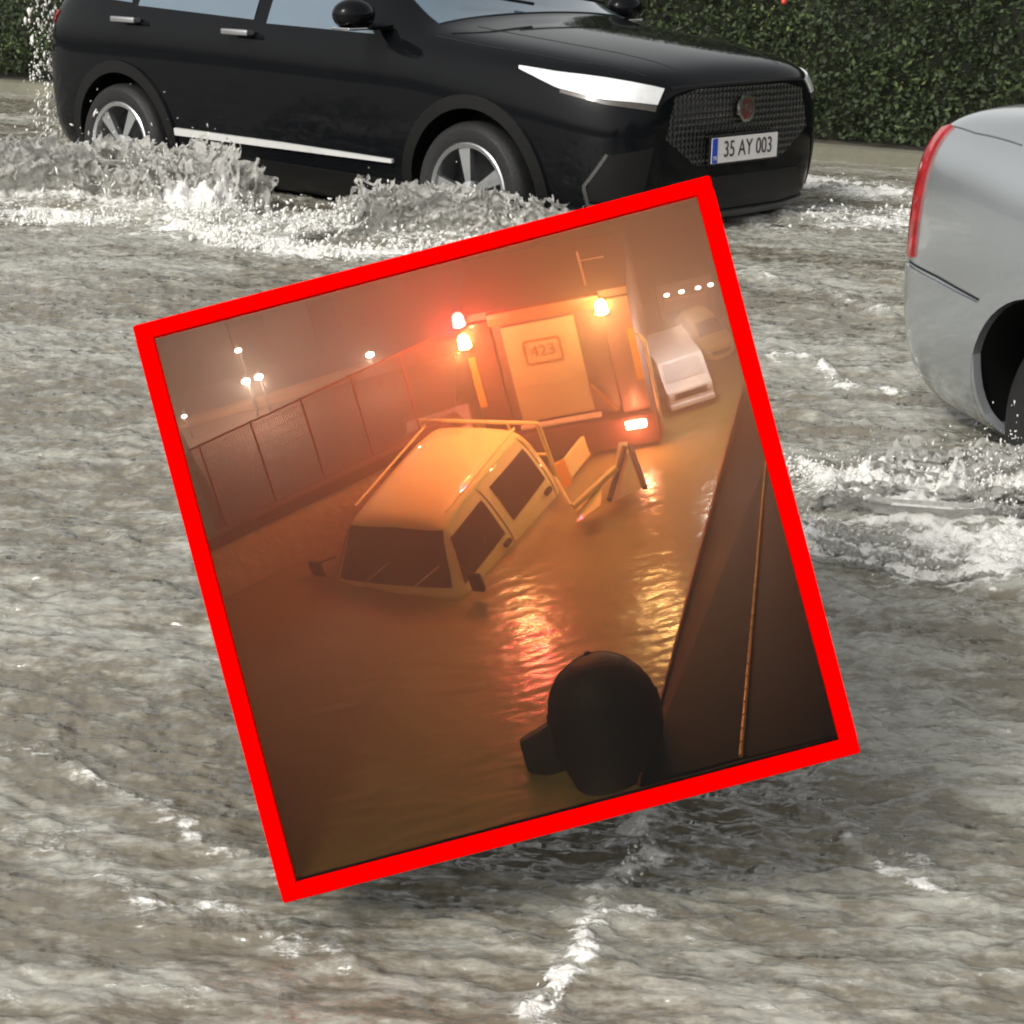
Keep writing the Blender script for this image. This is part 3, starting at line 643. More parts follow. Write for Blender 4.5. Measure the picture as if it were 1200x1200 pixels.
sheets('splash_wave', [(0, 10, .46, .35, .9, 1), (3, 8, .34, .35, .9, 2), (2, 4, .16, .4, .8, 3), (1, 3, .08, .6, .6, 4), (4, 4, .10, .5, .8, 5)], 'churned white waves breaking along the near side of the black SUV')
sheets('splash_wave', [(7, 8, .185, .55, 1.25, 6), (8, 6, .09, .6, .9, 7), (6, 4, .07, .5, .8, 8), (9, 5, .05, .7, 1.0, 9)], 'churned white wave thrown up by the silver saloon at the right edge')
C1, R1, V1 = join([plume(0, 9000, 1.2, .35, .0033, along=-.3), plume(1, 5000, .7, .25, .004), plume(3, 6000, 1.0, .3, .0030, along=-.25), plume(2, 2600, .9, .3, .004), plume(4, 1500, .6, .3, .004), plume(5, 900, .6, .3, .0035)])
# keep the spray out of the car: drop what lies inside its flank
hx, hy = math.cos(-.72), math.sin(-.72)
ly = -(C1[:, 0]+.622)*hy+(C1[:, 1]-11.137)*hx; lx = (C1[:, 0]+.622)*hx+(C1[:, 1]-11.137)*hy
kp = ~((ly > -.93) & (ly < .93) & (np.abs(lx) < 2.2)); C1, R1, V1 = C1[kp], R1[kp], V1[kp]
blobs('splash_spray', C1, R1, V1, 'white spray thrown up along the near wheels of the black SUV', 'spray', spray_m)
C2, R2, V2 = join([plume(7, 6000, .9, .2, .0017), plume(8, 3000, .45, .15, .0017), plume(6, 1500, .5, .12, .0021), plume(9, 3000, .5, .25, .0015), plume(10, 600, .35, .08, .0018)])
blobs('splash_spray', C2, R2, V2, 'white spray in front of the rear wheel of the silver saloon', 'spray', spray_m)
C3, R3, V3 = join([plume(11, 420, .28, .06, .0022), plume(12, 60, .25, .05, .002), plume(13, 60, .25, .05, .002)])
blobs('foam_flecks', C3, R3, V3, 'small broken foam flecks on the brown water at the bottom', 'foam', spray_m)
# wheel spray clinging behind the SUV's tail
n = 420; lxr = -2.12-.05*np.abs(rng.standard_normal(n)); lyr = -.62-.22*rng.random(n); zr = .25+.85*rng.random(n)
C4 = np.stack([-.622+lxr*hx-lyr*hy, 11.137+lxr*hy+lyr*hx, zr], -1)
blobs('tail_spray', C4, .0042*rng.lognormal(0, .5, n), np.tile([0, 0, .8], (n, 1)), 'white drops flying off the rear end of the black SUV', 'spray', spray_m)

# ------------------------------------------------------------------ hedge
def leaves(name, n, L0, L1, depth, zlo, zhi, size, m, parent=None):
    s = rng.random(n)*(L1-L0)+L0; face = rng.random(n)
    z = zlo+(zhi-zlo)*rng.random(n)
    o = (rng.random(n)**2.2)*.28
    lump = .20*fbm(s*1.1, z*1.3, 3, 90)+.10*fbm(s*3.5, z*3.5, 3, 95)
    off = .30+lump+o
    top = rng.random(n) < .12; z = np.where(top, zhi-.04*rng.random(n)+.06*fbm(s*2, s*0, 2, 97), z); off = np.where(top, .3+rng.random(n)*depth, off)
    P = KA[None]+kd[None]*s[:, None]+kn[None]*off[:, None]; P[:, 2] = z
    nr = rng.standard_normal((n, 3))*.75+(-kn)[None]*.9+np.array([0, 0, .6]); nr /= np.linalg.norm(nr, axis=1)[:, None]
    a = np.cross(nr, rng.standard_normal((n, 3))); a /= np.linalg.norm(a, axis=1)[:, None]; b = np.cross(nr, a)
    l = size*(.6+.8*rng.random(n))[:, None]; wd = l*.52
    V = np.stack([P-a*l*.5, P+b*wd*.5-nr*.004, P+a*l*.5, P-b*wd*.5-nr*.004], 1).reshape(-1, 3)
    Fc = np.arange(n*4).reshape(n, 4)
    me_ = bpy.data.meshes.new(name); me_.vertices.add(n*4); me_.vertices.foreach_set('co', V.astype(np.float32).ravel())
    me_.loops.add(n*4); me_.loops.foreach_set('vertex_index', Fc.ravel().astype(np.int32)); me_.polygons.add(n); me_.polygons.foreach_set('loop_start', np.arange(0, n*4, 4, dtype=np.int32)); me_.update(calc_edges=True)
    at = me_.attributes.new('tone', 'FLOAT', 'FACE'); tn = np.clip(rng.random(n)*.75+.45*fbm(s*2.2, z*2.6, 3, 99)+.12, 0, 1); at.data.foreach_set('value', tn.astype(np.float32))
    return link(name, me_, m, parent)
def leaf_mat():
    M = bpy.data.materials.new('hedge_leaf'); M.use_nodes = True; n = M.node_tree; b = n.nodes['Principled BSDF']
    a = n.nodes.new('ShaderNodeAttribute'); a.attribute_name = 'tone'; r = n.nodes.new('ShaderNodeValToRGB')
    e = r.color_ramp.elements; e[0].position = 0; e[0].color = (.014, .022, .009, 1); e[1].position = 1; e[1].color = (.12, .145, .05, 1)
    e2 = r.color_ramp.elements.new(.75); e2.color = (.034, .052, .019, 1); e3 = r.color_ramp.elements.new(.93); e3.color = (.07, .10, .034, 1)
    n.links.new(a.outputs['Fac'], r.inputs[0]); n.links.new(r.outputs[0], b.inputs['Base Color']); b.inputs['Roughness'].default_value = .6; b.inputs['Specular IOR Level'].default_value = .25
    return M
hedge = empty('hedge', 'long clipped dark green hedge behind the stone kerb', 'hedge', Matrix.Identity(4))
hb = KA+kd*7; hedge.location = (hb[0], hb[1], .235)
def rel(o, p): o.location = -p.location; return o
rel(leaves('foliage', 225000, -14, 24, .8, .27, 1.95, .040, leaf_mat()), hedge).parent = hedge
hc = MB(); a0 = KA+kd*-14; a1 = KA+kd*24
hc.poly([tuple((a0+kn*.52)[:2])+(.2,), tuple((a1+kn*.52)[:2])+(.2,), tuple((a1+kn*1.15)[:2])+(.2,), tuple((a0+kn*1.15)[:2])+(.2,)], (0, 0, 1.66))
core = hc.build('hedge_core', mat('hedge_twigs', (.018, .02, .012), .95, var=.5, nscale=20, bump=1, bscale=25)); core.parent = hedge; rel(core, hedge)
fl_ = MB()
for k in range(9):
    s_ = [12.9, 13.0, 9.6, 14.2, 11, 8, 13.6, 15, 10.4][k]; p = KA+kd*s_+kn*.24; fl_.sph((p[0], p[1], [1.1, 1.07, .9, 1.25, .7, 1.1, .8, 1., 1.3][k]), .018, u=8, v=6)
fo_ = fl_.build('blossom', mat('red_blossom', (.6, .05, .03), .5)); fo_.parent = hedge; rel(fo_, hedge)

# ------------------------------------------------------------------ red framed display case with a scale model of a night flood
TILT = rad(14.65); DC = 2.85
CR = RT*math.cos(TILT)+UPV*math.sin(TILT); CU = UPV*math.cos(TILT)-RT*math.sin(TILT)
CC = CAM+DC*ray(582, 632); RK = rad(30)
CG = FW*math.cos(RK)+CU*math.sin(RK); CN = CU*math.cos(RK)-FW*math.sin(RK)
CO = CC-CU*.392                        # front middle of the model's floor
def basis(a, b, c, o):
    M = Matrix.Identity(4)
    for i in range(3): M[i][0] = a[i]; M[i][1] = b[i]; M[i][2] = c[i]; M[i][3] = o[i]
    return M
MC = basis(CR, CG, CN, CO)             # model space: x right, y into the case, z up
MF = basis(CR, FW, CU, CC)             # frame space: x right, y away, z up
MCi = MC.inverted()
def fl(px, py, h=0.):                  # measured point on the model's floor (or h above it), in model space
    d = ray(px, py); P = CAM+d*(float((CO+CN*h-CAM) @ CN)/float(d @ CN)); return MCi @ Vector(P)
def at(px, py, dep): return MCi @ Vector(CAM+ray(px, py)*dep)
F2M = MCi @ MF                         # frame space -> model space
red_m = mat('red_frame', (.95, .0, .0), .9, spec=.0, var=.01)
case_m = mat('case_board', (.30, .29, .28), .6, var=.2)
case = empty('display_case', 'large tilted display case with a bright red square frame standing in the flood', 'display case', MF.copy())
fr = MB(); HO, HI = .413, .3895
for a, b in (((-HO, HI), (HO, HO)), ((-HO, -HO), (HO, -HI))): fr.box(((a[0]+b[0])/2, .0, (a[1]+b[1])/2), (b[0]-a[0], .02, b[1]-a[1]), bev=.004)
for x in (-1, 1): fr.box((x*(HO+HI)/2, .0, 0), (HO-HI, .0195, 2*HI+.004), bev=.0)
fr.build('frame', red_m, case)
DEP = 1.2; KF = 1+DEP/DC*.985
def board(name, pts_in, nrm, t=.010):
    b = MB(); b.poly(pts_in, Vector(nrm)*t); return b.build(name, case_m, case)
hi_ = .3925; hb_ = hi_*KF; y0, y1 = .0102, DEP
floorz = lambda y: -.392+y*math.tan(RK)
zb0, zb1 = -.407, floorz(DEP)-.10
_off = ray(582, 632)-FW; OX = float(_off @ CR); OZ = float(_off @ CU); ox, oz = OX*DEP, OZ*DEP
board('side_panel', [(-hi_, y0, zb0), (-hi_, y0, hi_), (-hb_+ox, y1, hb_+oz), (-hb_+ox, y1, zb1)], (-1, 0, 0))
board('side_panel', [(hi_, y0, zb0), (hi_, y0, hi_), (hb_+ox, y1, hb_+oz), (hb_+ox, y1, zb1)], (1, 0, 0))
board('top_panel', [(-hi_, y0, hi_+.0005), (hi_, y0, hi_+.0005), (hb_+ox, y1, hb_+oz+.0005), (-hb_+ox, y1, hb_+oz+.0005)], (0, 0, 1))
board('bottom_panel', [(-hi_+.001, y0, zb0), (hi_-.001, y0, zb0), (hb_+ox-.001, y1, zb1), (-hb_+ox+.001, y1, zb1)], (0, 0, -1), .009)
sky_m = mat('painted_night_sky', (.060, .034, .048), .9, var=.3, nscale=3)
bk = MB(); bk.poly([(-hb_-.009+ox, y1+.0005, zb1-.009), (hb_+.009+ox, y1+.0005, zb1-.009), (hb_+.009+ox, y1+.0005, hb_+.01+oz), (-hb_-.009+ox, y1+.0005, hb_+.01+oz)], (0, .012, 0)); bk.build('back_panel', sky_m, case)
# tinted pane added to dim the daylight entering the case
def tint_mat():
    M = bpy.data.materials.new('tinted_glazing'); M.use_nodes = True; n = M.node_tree; n.nodes.clear()
    t = n.nodes.new('ShaderNodeBsdfTransparent'); t.inputs[0].default_value = (.55, .505, .435, 1)
    g = n.nodes.new('ShaderNodeBsdfGlossy'); g.inputs['Roughness'].default_value = .25
    lw = n.nodes.new('ShaderNodeMixShader'); lw.inputs[0].default_value = .008
    o = n.nodes.new('ShaderNodeOutputMaterial'); n.links.new(t.outputs[0], lw.inputs[1]); n.links.new(g.outputs[0], lw.inputs[2]); n.links.new(lw.outputs[0], o.inputs[0]); return M
MB().box((0, .004, 0), (2*HI-.001, .001, 2*HI-.001)).build('glazing', tint_mat(), case)
# support legs down to the road
lg_m = mat('galvanised_steel', (.35, .36, .37), .4, metal=.7, var=.2)
MFi = MF.inverted()
for fx, fy_ in ((-.33, .80), (.22, .95), (-.36, 1.13), (.30, 1.13)):
    g_ = MF @ Vector((fx, fy_, 0)); g_ = (g_.x, g_.y, 0)
    # hull underside height above this spot
    n_ = MF.to_3x3() @ Vector((0, zb0-zb1, y1-y0)).normalized(); n_ = Vector(n_); p0 = MF @ Vector((0, y0, zb0-.009))
    z_ = p0.z-((g_[0]-p0.x)*n_.x+(g_[1]-p0.y)*n_.y)/n_.z
    lb = MB(); lb.bar((g_[0], g_[1], .0), (g_[0], g_[1], z_+.006), .014, 12); lb.bar((g_[0], g_[1], 0), (g_[0], g_[1], .008), .05, 16)
    lo = lb.build('leg', lg_m, None, ang=40); lo.parent = case; lo.matrix_parent_inverse = MFi

def clampc(p):
    p = Vector(p); f = (MFi @ MC) @ p; f.y = min(max(f.y, .016), DEP-.01); lim = .3925+(hb_-.3925)*f.y/DEP-.004; f.x = max(-lim+OX*f.y, min(lim+OX*f.y, f.x)); f.z = min(f.z, lim+OZ*f.y); q = F2M @ f; return q
def in_model(o, loc=None):
    """put a top-level thing built in model space into the case"""
    o.matrix_world = MC @ (Matrix.Translation(loc) if loc is not None else Matrix.Identity(4)); return o
def mthing(name, mb, m, label, cat, base, group=None, ang=35, kind=None):
    bmesh.ops.translate(mb.bm, verts=mb.bm.verts, vec=-Vector(base)); o = mb.build(name, m, None, ang=ang); in_model(o, Vector(base))
    return tag(o, label, cat, group, kind)
def mempty(name, label, cat, base, group=None, rz=0):
    return empty(name, label, cat, MC @ Matrix.Translation(Vector(base)) @ Matrix.Rotation(rz, 4, 'Z'), group)
# murky water of the model: a fine rippled sheet
NX, NY = 240, 300
gx = np.linspace(-1, 1, NX); gy = np.linspace(0, 1, NY); YM = gy[:, None]*(DEP/math.cos(RK))+.012+0*gx[None]
HWD = (.3925+(hb_-.3925)*(YM*math.cos(RK))/DEP)-.001; XM = gx[None]*HWD+OX*YM*math.cos(RK)
ZM = .0012*fbm(XM*18, YM*60, 3, 101)+.0004*fbm(XM*50, YM*190, 2, 105)
V = np.stack([XM, YM, ZM], -1).reshape(-1, 3); idx = np.arange(NX*NY).reshape(NY, NX)
Fq = np.stack([idx[:-1, :-1], idx[:-1, 1:], idx[1:, 1:], idx[1:, :-1]], -1).reshape(-1, 4)
me = bpy.data.meshes.new('water'); me.from_pydata(V.tolist(), [], Fq.tolist()); me.shade_smooth()
mw_m = mat('model_water', (.29, .245, .10), .23, spec=.9, var=.22, nscale=9, bump=.05, bscale=60, ior=1.5)
mwo = link('water', me, mw_m); in_model(mwo); mwo['kind'] = 'structure'

def emis(name, col, st): 
    return mat(name, (.8, .8, .8), .4, emit=col, es=st)
LK = 4.0
def plight(parent, loc, col, P, r=.008):
    l = bpy.data.lights.new('lamp_or_fill_light', 'POINT'); l.energy = P*(5.4 if P < .42 else 7.5 if P < .45 else 2.7); l.color = col; l.shadow_soft_size = r
    o = bpy.data.objects.new('lamp_or_fill_light', l); COL.objects.link(o); o.parent = parent; o.location = loc; return o

# --- pale crew-cab truck, nose down in the water
VM = MC @ Matrix.Translation((-.0760, .8300, -.1210)) @ (Matrix.Rotation(-2.2279, 4, 'Z') @ Matrix.Rotation(.0719, 4, 'Y') @ Matrix.Rotation(.0615, 4, 'X')) @ Matrix.Diagonal((.1222, .1600, .121, 1))
van = empty('pickup_truck', 'pale yellow crew-cab pickup sunk to its windows in brown water inside the red frame', 'pickup', VM)
cream = mat('cream_paint', (.80, .76, .36), .5, coat=.4, var=.1, nscale=2)
vglass = mat('van_glass', (.022, .008, .008), .15, spec=.3, var=.3, nscale=2)
cab_st = [
 (1.46, half(.40, .60, .74, .48, .78, .70, .78, .95, .74, 1.06, .6, 1.09, .3, 1.1, 1.10)),
 (1.40, half(.36, .66, .80, .46, .84, .72, .84, 1.0, .80, 1.13, .66, 1.17, .33, 1.18, 1.19)),
 (1.22, half(.35, .70, .83, .46, .86, .74, .86, 1.05, .81, 1.22, .72, 1.40, .36, 1.44, 1.45)),
 (.98, half(.35, .70, .83, .46, .86, .74, .86, 1.08, .81, 1.25, .69, 1.80, .36, 1.86, 1.87)),
 (.82, half(.35, .70, .83, .46, .86, .74, .86, 1.09, .81, 1.26, .67, 1.91, .35, 1.975, 1.985)),
 (.2, half(.35, .70, .83, .46, .86, .74, .86, 1.10, .81, 1.27, .67, 1.95, .35, 2.01, 2.02)),
 (-.8, half(.35, .70, .83, .46, .86, .74, .86, 1.10, .81, 1.27, .67, 1.95, .35, 2.01, 2.02)),
 (-1.28, half(.35, .70, .83, .46, .86, .74, .86, 1.10, .81, 1.27, .67, 1.92, .35, 1.98, 1.99)),
 (-1.36, half(.36, .68, .80, .47, .84, .74, .84, 1.08, .79, 1.25, .65, 1.86, .34, 1.90, 1.91)),
 (-1.38, half(.40, .60, .72, .5, .76, .74, .76, 1.05, .72, 1.2, .58, 1.78, .3, 1.82, 1.83)),
]
cme = evald(loft(cab_st), [('SUBSURF', dict(levels=3))]); cme.name = 'cab'; cbv = bvh_of(cme)
link('cab', cme, cream, van, ang=40)
patch(cbv, between([(1.4, -.74, 1.21), (1.42, 0, 1.20), (1.4, .74, 1.21)], [(.95, -.60, 1.83), (.95, 0, 1.86), (.95, .60, 1.83)], 20, 12), (1, 0, .45), off=.004, thick=.008, name='windscreen', m=vglass, parent=van)
for s in (-1, 1):
    patch(cbv, between([(.10, s, 1.20), (1.20, s, 1.19)], [(.10, s, 1.80), (.92, s, 1.78)], 12, 8), (0, s, .2), off=.004, thick=.008, name='side_window', m=vglass, parent=van)
    patch(cbv, between([(-1.14, s, 1.24), (-.18, s, 1.22)], [(-1.12, s, 1.80), (-.18, s, 1.82)], 12, 8), (0, s, .2), off=.004, thick=.008, name='side_window', m=vglass, parent=van)
    for dx in (.0, -1.22): ribbon(cbv, [(dx+.02, s, 1.86), (dx, s, 1.3), (dx, s, .8)], .018, (0, s, 0), off=.002, thick=.002, name='door_seam', m=seam_m, parent=van, nu=12)
    for dx in (.16, -1.05): MB().box((dx, s*.875, 1.06), (.16, .05, .07), bev=.015).build('door_handle', blk_plastic, van)
    mm = MB(); mm.bar((1.15, s*.82, 1.42), (1.3, s*1.02, 1.38), .015, 8); mm.box((1.3, s*1.05, 1.28), (.07, .17, .30), bev=.03); mm.build('door_mirror', blk_plastic, van)
    rr_ = MB(); rr_.bar((.7, s*.60, 1.99), (-1.25, s*.60, 2.0), .016, 8); rr_.build('roof_rail', cream, van)
for y in (-.35, .3):
    wi = MB(); wi.bar((1.44, y, 1.22), (1.28, y+.34, 1.50), .012, 6); wi.build('wiper', chrome, van)
# load bed with guard frame
fr_ = MB()
for y in (-.80, .80): fr_.bar((-1.46, y, .8), (-1.46, y, 1.95), .03, 8); 
fr_.bar((-1.46, -.80, 1.95), (-1.46, .80, 1.95), .03, 8); fr_.bar((-1.46, -.80, 1.4), (-1.46, .80, 1.4), .025, 8)
for y in (-.4, 0, .4): fr_.bar((-1.46, y, .8), (-1.46, y, 1.95), .018, 8)
fr_.build('guard_frame', cream, van)
bd_ = MB(); bd_.box((-2.0, 0, .82), (1.0, 1.72, .07), bev=.01); bd_.build('load_floor', mat('bed_boards', (.12, .08, .05), .8), van)
for s in (-1, 1): MB().box((-2.0, s*.86, 1.02), (.98, .04, .34), bev=.01).build('side_board', cream, van)
MB().box((-2.52, 0, 1.02), (.04, 1.70, .34), bev=.01).build('tail_board', cream, van)
for x in (.9, -2.0):
    for s in (-1, 1):
        wp2 = MB(); wp2.lathe([(.16, -.09), (.30, -.1), (.33, -.06), (.33, .06), (.30, .1), (.16, .09), (.16, -.09)], 28); wo2 = wp2.build('wheel', tyre_m, van, ang=40); wo2.location = (x, s*.72, .33)

# --- big recovery / service truck seen from behind
TM = MC @ Matrix.Translation((.1697, .9792, -.0700)) @ Matrix.Rotation(1.4013, 4, 'Z') @ Matrix.Scale(.1262, 4)
trk = empty('recovery_truck', 'dark red box-bodied recovery truck seen from behind with beige shutter and glowing beacons', 'truck', TM)
# local: +x forward (away), rear face at x=0, y left, z up
dred = mat('dark_red_paint', (.12, .040, .035), .45, coat=.3, var=.2, nscale=2)
tgrey = mat('truck_grey', (.16, .10, .10), .5, var=.12, nscale=3)
shut = mat('beige_shutter', (.42, .36, .24), .55, var=.06, nscale=3)
tb = MB(); tb.box((1.0, 0, 2.05), (1.9, 2.38, 1.95), bev=.05); tb.build('box_body', tgrey, trk, ang=40)
for s in (-1, 1):
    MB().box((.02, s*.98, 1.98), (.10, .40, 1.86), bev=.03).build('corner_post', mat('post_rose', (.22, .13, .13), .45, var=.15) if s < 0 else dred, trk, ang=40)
    MB().box((-.035, s*1.12, 2.02), (.03, .10, .80), bev=.008).build('side_marker', mat('amber_strip', (.55, .28, .03), .4), trk)
MB().box((.01, 0, 2.91), (.12, 1.58, .20), bev=.03).build('shutter_hood', mat('hood_orange', (.26, .12, .07), .45, var=.15), trk, ang=40)
sh = MB(); sh.box((-.005, .12, 2.02), (.06, 1.02, 1.50)); 
sho = sh.build('roller_shutter', shut, trk)
for k in range(15): MB().box((-.037, .12, 1.30+k*.10), (.006, 1.01, .006)).build('slat_line', mat('slat_shade', (.36, .27, .16), .6), sho) if k % 5 == 0 else None
rot = Matrix.Rotation(rad(-90), 4, 'Z') @ Matrix.Rotation(rad(90), 4, 'X')
sg = MB()
for y, z, dy, dz in ((.03, 2.48, .50, .035), (.03, 2.13, .50, .035), (.28, 2.305, .035, .32), (-.22, 2.305, .035, .32)): sg.box((-.045, y, z), (.012, dy, dz))
bmesh.ops.translate(sg.bm, verts=sg.bm.verts, vec=(0, .09, .02)); sgo = sg.build('sign_border', mat('sign_brown', (.26, .13, .06), .5), trk)
text_mesh('sign_text', '423', .24, mat('sign_brown', (.26, .13, .06), .5), sgo, Matrix.Translation((-.045, .12, 2.325)) @ rot, .004, 1.0)
MB().box((-.06, .10, 1.20), (.10, 1.16, .045), bev=.01).build('shutter_sill', mat('sill_pale', (.62, .50, .48), .3), trk)
MB().box((.35, 0, .88), (1.0, 2.5, .48), bev=.05).build('rear_step', dred, trk, ang=40)
MB().box((.5, 0, .52), (.5, 2.3, .2), bev=.03).build('bumper', dred, trk, ang=40)
MB().box((2.42, 0, 1.45), (.85, 2.2, 1.9), bev=.15).build('cab', dred, trk, ang=40)
for x in (.9, 2.4):
    for s in (-1, 1):
        wp2 = MB(); wp2.lathe([(.25, -.14), (.46, -.15), (.50, -.1), (.50, .1), (.46, .15), (.25, .14), (.25, -.14)], 28); wo2 = wp2.build('wheel', tyre_m, trk, ang=40); wo2.location = (x, s*1.0, .5)
def beacon(par, loc, col, em, P, s=.09, nm='beacon'):
    b = MB(); b.lathe([(.001, s*1.1), (s*.6, s*1.0), (s*.9, s*.5), (s, -s*.9), (s*1.05, -s)], 24, 'Z')
    o = b.build(nm, em, par, ang=50); o.location = loc
    c = MB(); c.lathe([(s*1.15, -s), (s*1.15, -s*1.35), (.001, -s*1.35)], 24, 'Z'); c.build('lamp_base', blk_plastic, o)
    plight(o, (-s*7, 0, s*1.5), col, P); return o
amber_e = emis('amber_glow', (1., .50, .14), 90); red_e = emis('red_glow', (1., .05, .07), 60); white_e = emis('white_glow', (1, .95, .95), 35); tail_e = emis('tail_glow', (1, .50, .40), 60)
beacon(trk, (-.12, 1.15, 2.72), (1, .60, .24), amber_e, 1.5)
beacon(trk, (-.12, 1.15, 3.06), (1, .03, .10), red_e, 2.4)
beacon(trk, (-.12, -.80, 2.86), (1, .64, .28), amber_e, 1.8)
tl = MB(); tl.box((-.17, -.93, 1.0), (.05, .30, .13), bev=.03); tlo = tl.build('tail_lamp', tail_e, trk, ang=40); plight(tlo, (-.35, -.93, 1.0), (1, .35, .2), .5)
MB().box((-.165, .93, 1.0), (.05, .30, .13), bev=.03).build('tail_lamp', redlens, trk, ang=40)
ms = MB(); ms.bar((.3, -.62, 3.0), (.3, -.60, 3.55), .02, 8); ms.bar((.3, -.62, 3.4), (.3, -.95, 3.4), .015, 8); ms.build('roof_mast', tgrey, trk)
hr = MB(); hr.bar((-.05, -1.28, .7), (-.05, -1.28, 2.2), .025, 8); hr.bar((-.05, -1.28, 2.2), (.0, -1.2, 2.3), .025, 8); hr.build('grab_rail', shut, trk)
rp = MB(); rp.bar((-.10, -.42, 1.70), (-.12, -.72, 1.25), .035, 8); rp.build('lever', mat('sign_brown', (.26, .13, .06), .5), trk)

# --- tow boom / wheel lift behind the sunken pickup
b0 = fl(662, 612); 
tw = mempty('wheel_lift', 'folded pale wheel-lift arms rising from the water behind the sunken pickup', 'wheel lift', b0)
def rb(px, py, dep): return at(px, py, dep)-b0
wl = MB(); wl.bar(rb(672, 594, 3.47), rb(722, 548, 3.50), .006, 8); wl.bar(rb(668, 592, 3.47), rb(650, 560, 3.50), .004, 8); wl.build('lift_arm', cream, tw)
wl = MB(); wl.poly([rb(718, 588, 3.50), rb(752, 572, 3.50), rb(738, 526, 3.56), rb(728, 528, 3.56)], (0, .03, 0)); wl.build('lift_plate', mat('pale_plate', (.42, .38, .26), .5), tw)
wl = MB(); wl.bar(rb(714, 586, 3.48), rb(732, 524, 3.55), .005, 8); wl.bar(rb(756, 572, 3.49), rb(738, 522, 3.55), .005, 8); wl.build('lift_post', mat('sooty_steel', (.05, .03, .03), .6), tw)
wl = MB(); wl.poly([rb(650, 545, 3.55), rb(662, 540, 3.55), rb(672, 566, 3.53), rb(660, 574, 3.53)], (0, .008, 0)); wl.build('hazard_board', mat('amber_strip', (.55, .28, .03), .4), tw)
wl = MB(); wl.poly([rb(676, 612, 3.46), rb(704, 592, 3.46), rb(706, 566, 3.49), rb(676, 592, 3.49)], (0, .01, 0)); wl.build('lift_guard', cream, tw)

# --- left retaining wall and fence
wallm = mat('tan_concrete', (.74, .56, .33), .85, var=.2, nscale=10, bump=.4, bscale=60)
w0 = fl(240, 712); w1 = fl(560, 555)
dirw = (w1-w0).normalized(); WH = .105
pw = Vector((-dirw.y, dirw.x, 0))
w0 = w0-dirw*.15
while w0.x < OX*w0.y-(.3925+(hb_-.3925)*(w0.y*math.cos(RK))/DEP)+.008: w0 = w0+dirw*.002
wb = MB(); wb.poly([w0-Vector((0, 0, .01)), w1-Vector((0, 0, .01)), w1+pw*.03-Vector((0, 0, .01)), w0+dirw*.04+pw*.03-Vector((0, 0, .01))], (0, 0, WH))
mthing('retaining_wall', wb, wallm, 'tan concrete retaining wall along the left edge of the brown water', 'wall', (w0+w1)/2)
cpb = MB(); cpb.poly([w0+Vector((0, 0, WH-.009))-pw*.004, w1+Vector((0, 0, WH-.009))-pw*.004, w1+pw*.034+Vector((0, 0, WH-.009)), w0+dirw*.046+pw*.034+Vector((0, 0, WH-.009))], (0, 0, .022))
fbase = (w0+w1)/2+Vector((0, 0, WH))
fence = mempty('mesh_fence', 'tall rusty mesh fence on top of the tan concrete wall', 'fence', fbase)
rust = mat('rusty_steel', (.22, .085, .05), .6, var=.3, nscale=20)
bmesh.ops.translate(cpb.bm, verts=cpb.bm.verts, vec=-fbase); cpb.build('fence_kerb', mat('dark_concrete', (.16, .08, .05), .85), fence)
Lw = (w1-w0).length; FH = .165
p_ = lambda s, z: w0+dirw*(.03+s*.94)+pw*.015+Vector((0, 0, WH+.012+z))-fbase
for k in range(5):
    s_ = Lw*(k+.2)/5; pb = MB(); pb.bar(p_(s_, 0), p_(s_, FH), .0020, 8); pb.build('post', rust, fence)
for z in (.004, FH*.98): rl = MB(); rl.bar(p_(0, z), p_(Lw, z), .0018, 8); rl.build('rail', rust, fence)
pn = MB()
for k in range(120): s_ = Lw*k/120; pn.bar(p_(s_, .004), p_(s_, FH*.97), .0006, 4)
for z in np.linspace(.02, FH*.92, 8): pn.bar(p_(0, z), p_(Lw, z), .0006, 4)
pn.build('mesh_panel', rust, fence)

# --- background: dim panel coloured as lit haze, blocks and lamps
def block(px0, px1, pyt, dep, col, label, name='building', cat='building', tk=.05, win=None):
    base = fl(px0, 470); c0 = at(px0, pyt[0], dep); c1 = at(px1, pyt[1], dep)
    o = MB(); c0 = clampc(c0); c1 = clampc(c1)
    pts = [Vector((c0.x, c0.y, -.02)), Vector((c1.x, c1.y, -.02)), c1, c0]; o.poly(pts, (0, tk, 0))
    return mthing(name, o, mat('bk_%s_%d' % (name, px0), col, .8, var=.25, nscale=20), label, cat, (pts[0]+pts[1])/2)
block(186, 545, (506, 392), 3.93, (.20, .085, .05), 'long low orange-brown panel coloured as lamp-lit haze behind the mesh fence', 'haze_panel', 'haze_panel', .02)  # panel colour stands in for haze lit by the lamps
block(178, 262, (380, 375), 3.99, (.035, .025, .035), 'dark narrow block at the top left of the red frame')
block(300, 352, (345, 335), 4.0, (.055, .035, .04), 'dim block of flats behind the cluster of white street lights')
block(384, 470, (330, 305), 4.01, (.085, .045, .045), 'wide dim block of flats between the street lights and the truck')
def street_lamp(px, py, label, P, foot=None, col=(.85, .95, 1), s=.007, dep=3.86):
    h = at(px, py, dep); b = Vector((h.x, h.y, 0)); o = mempty('street_lamp', label, 'street lamp', b, 'street lamps at the back of the night scene')
    pb = MB(); pb.bar((0, 0, -.002), (0, 0, h.z+.008), .0022, 8); pb.bar((0, 0, h.z+.008), (.0, -.014, h.z+.008), .0016, 8); pb.build('pole', mat('sooty_steel', (.05, .03, .03), .6), o)
    lh = MB(); lh.sph((0, -.014, h.z), s, (1.2, 1, .7), 14, 8); lo_ = lh.build('lamp_head', white_e, o, smooth=True); plight(o, (0, -.034, h.z-.004), col, P, .006); return o
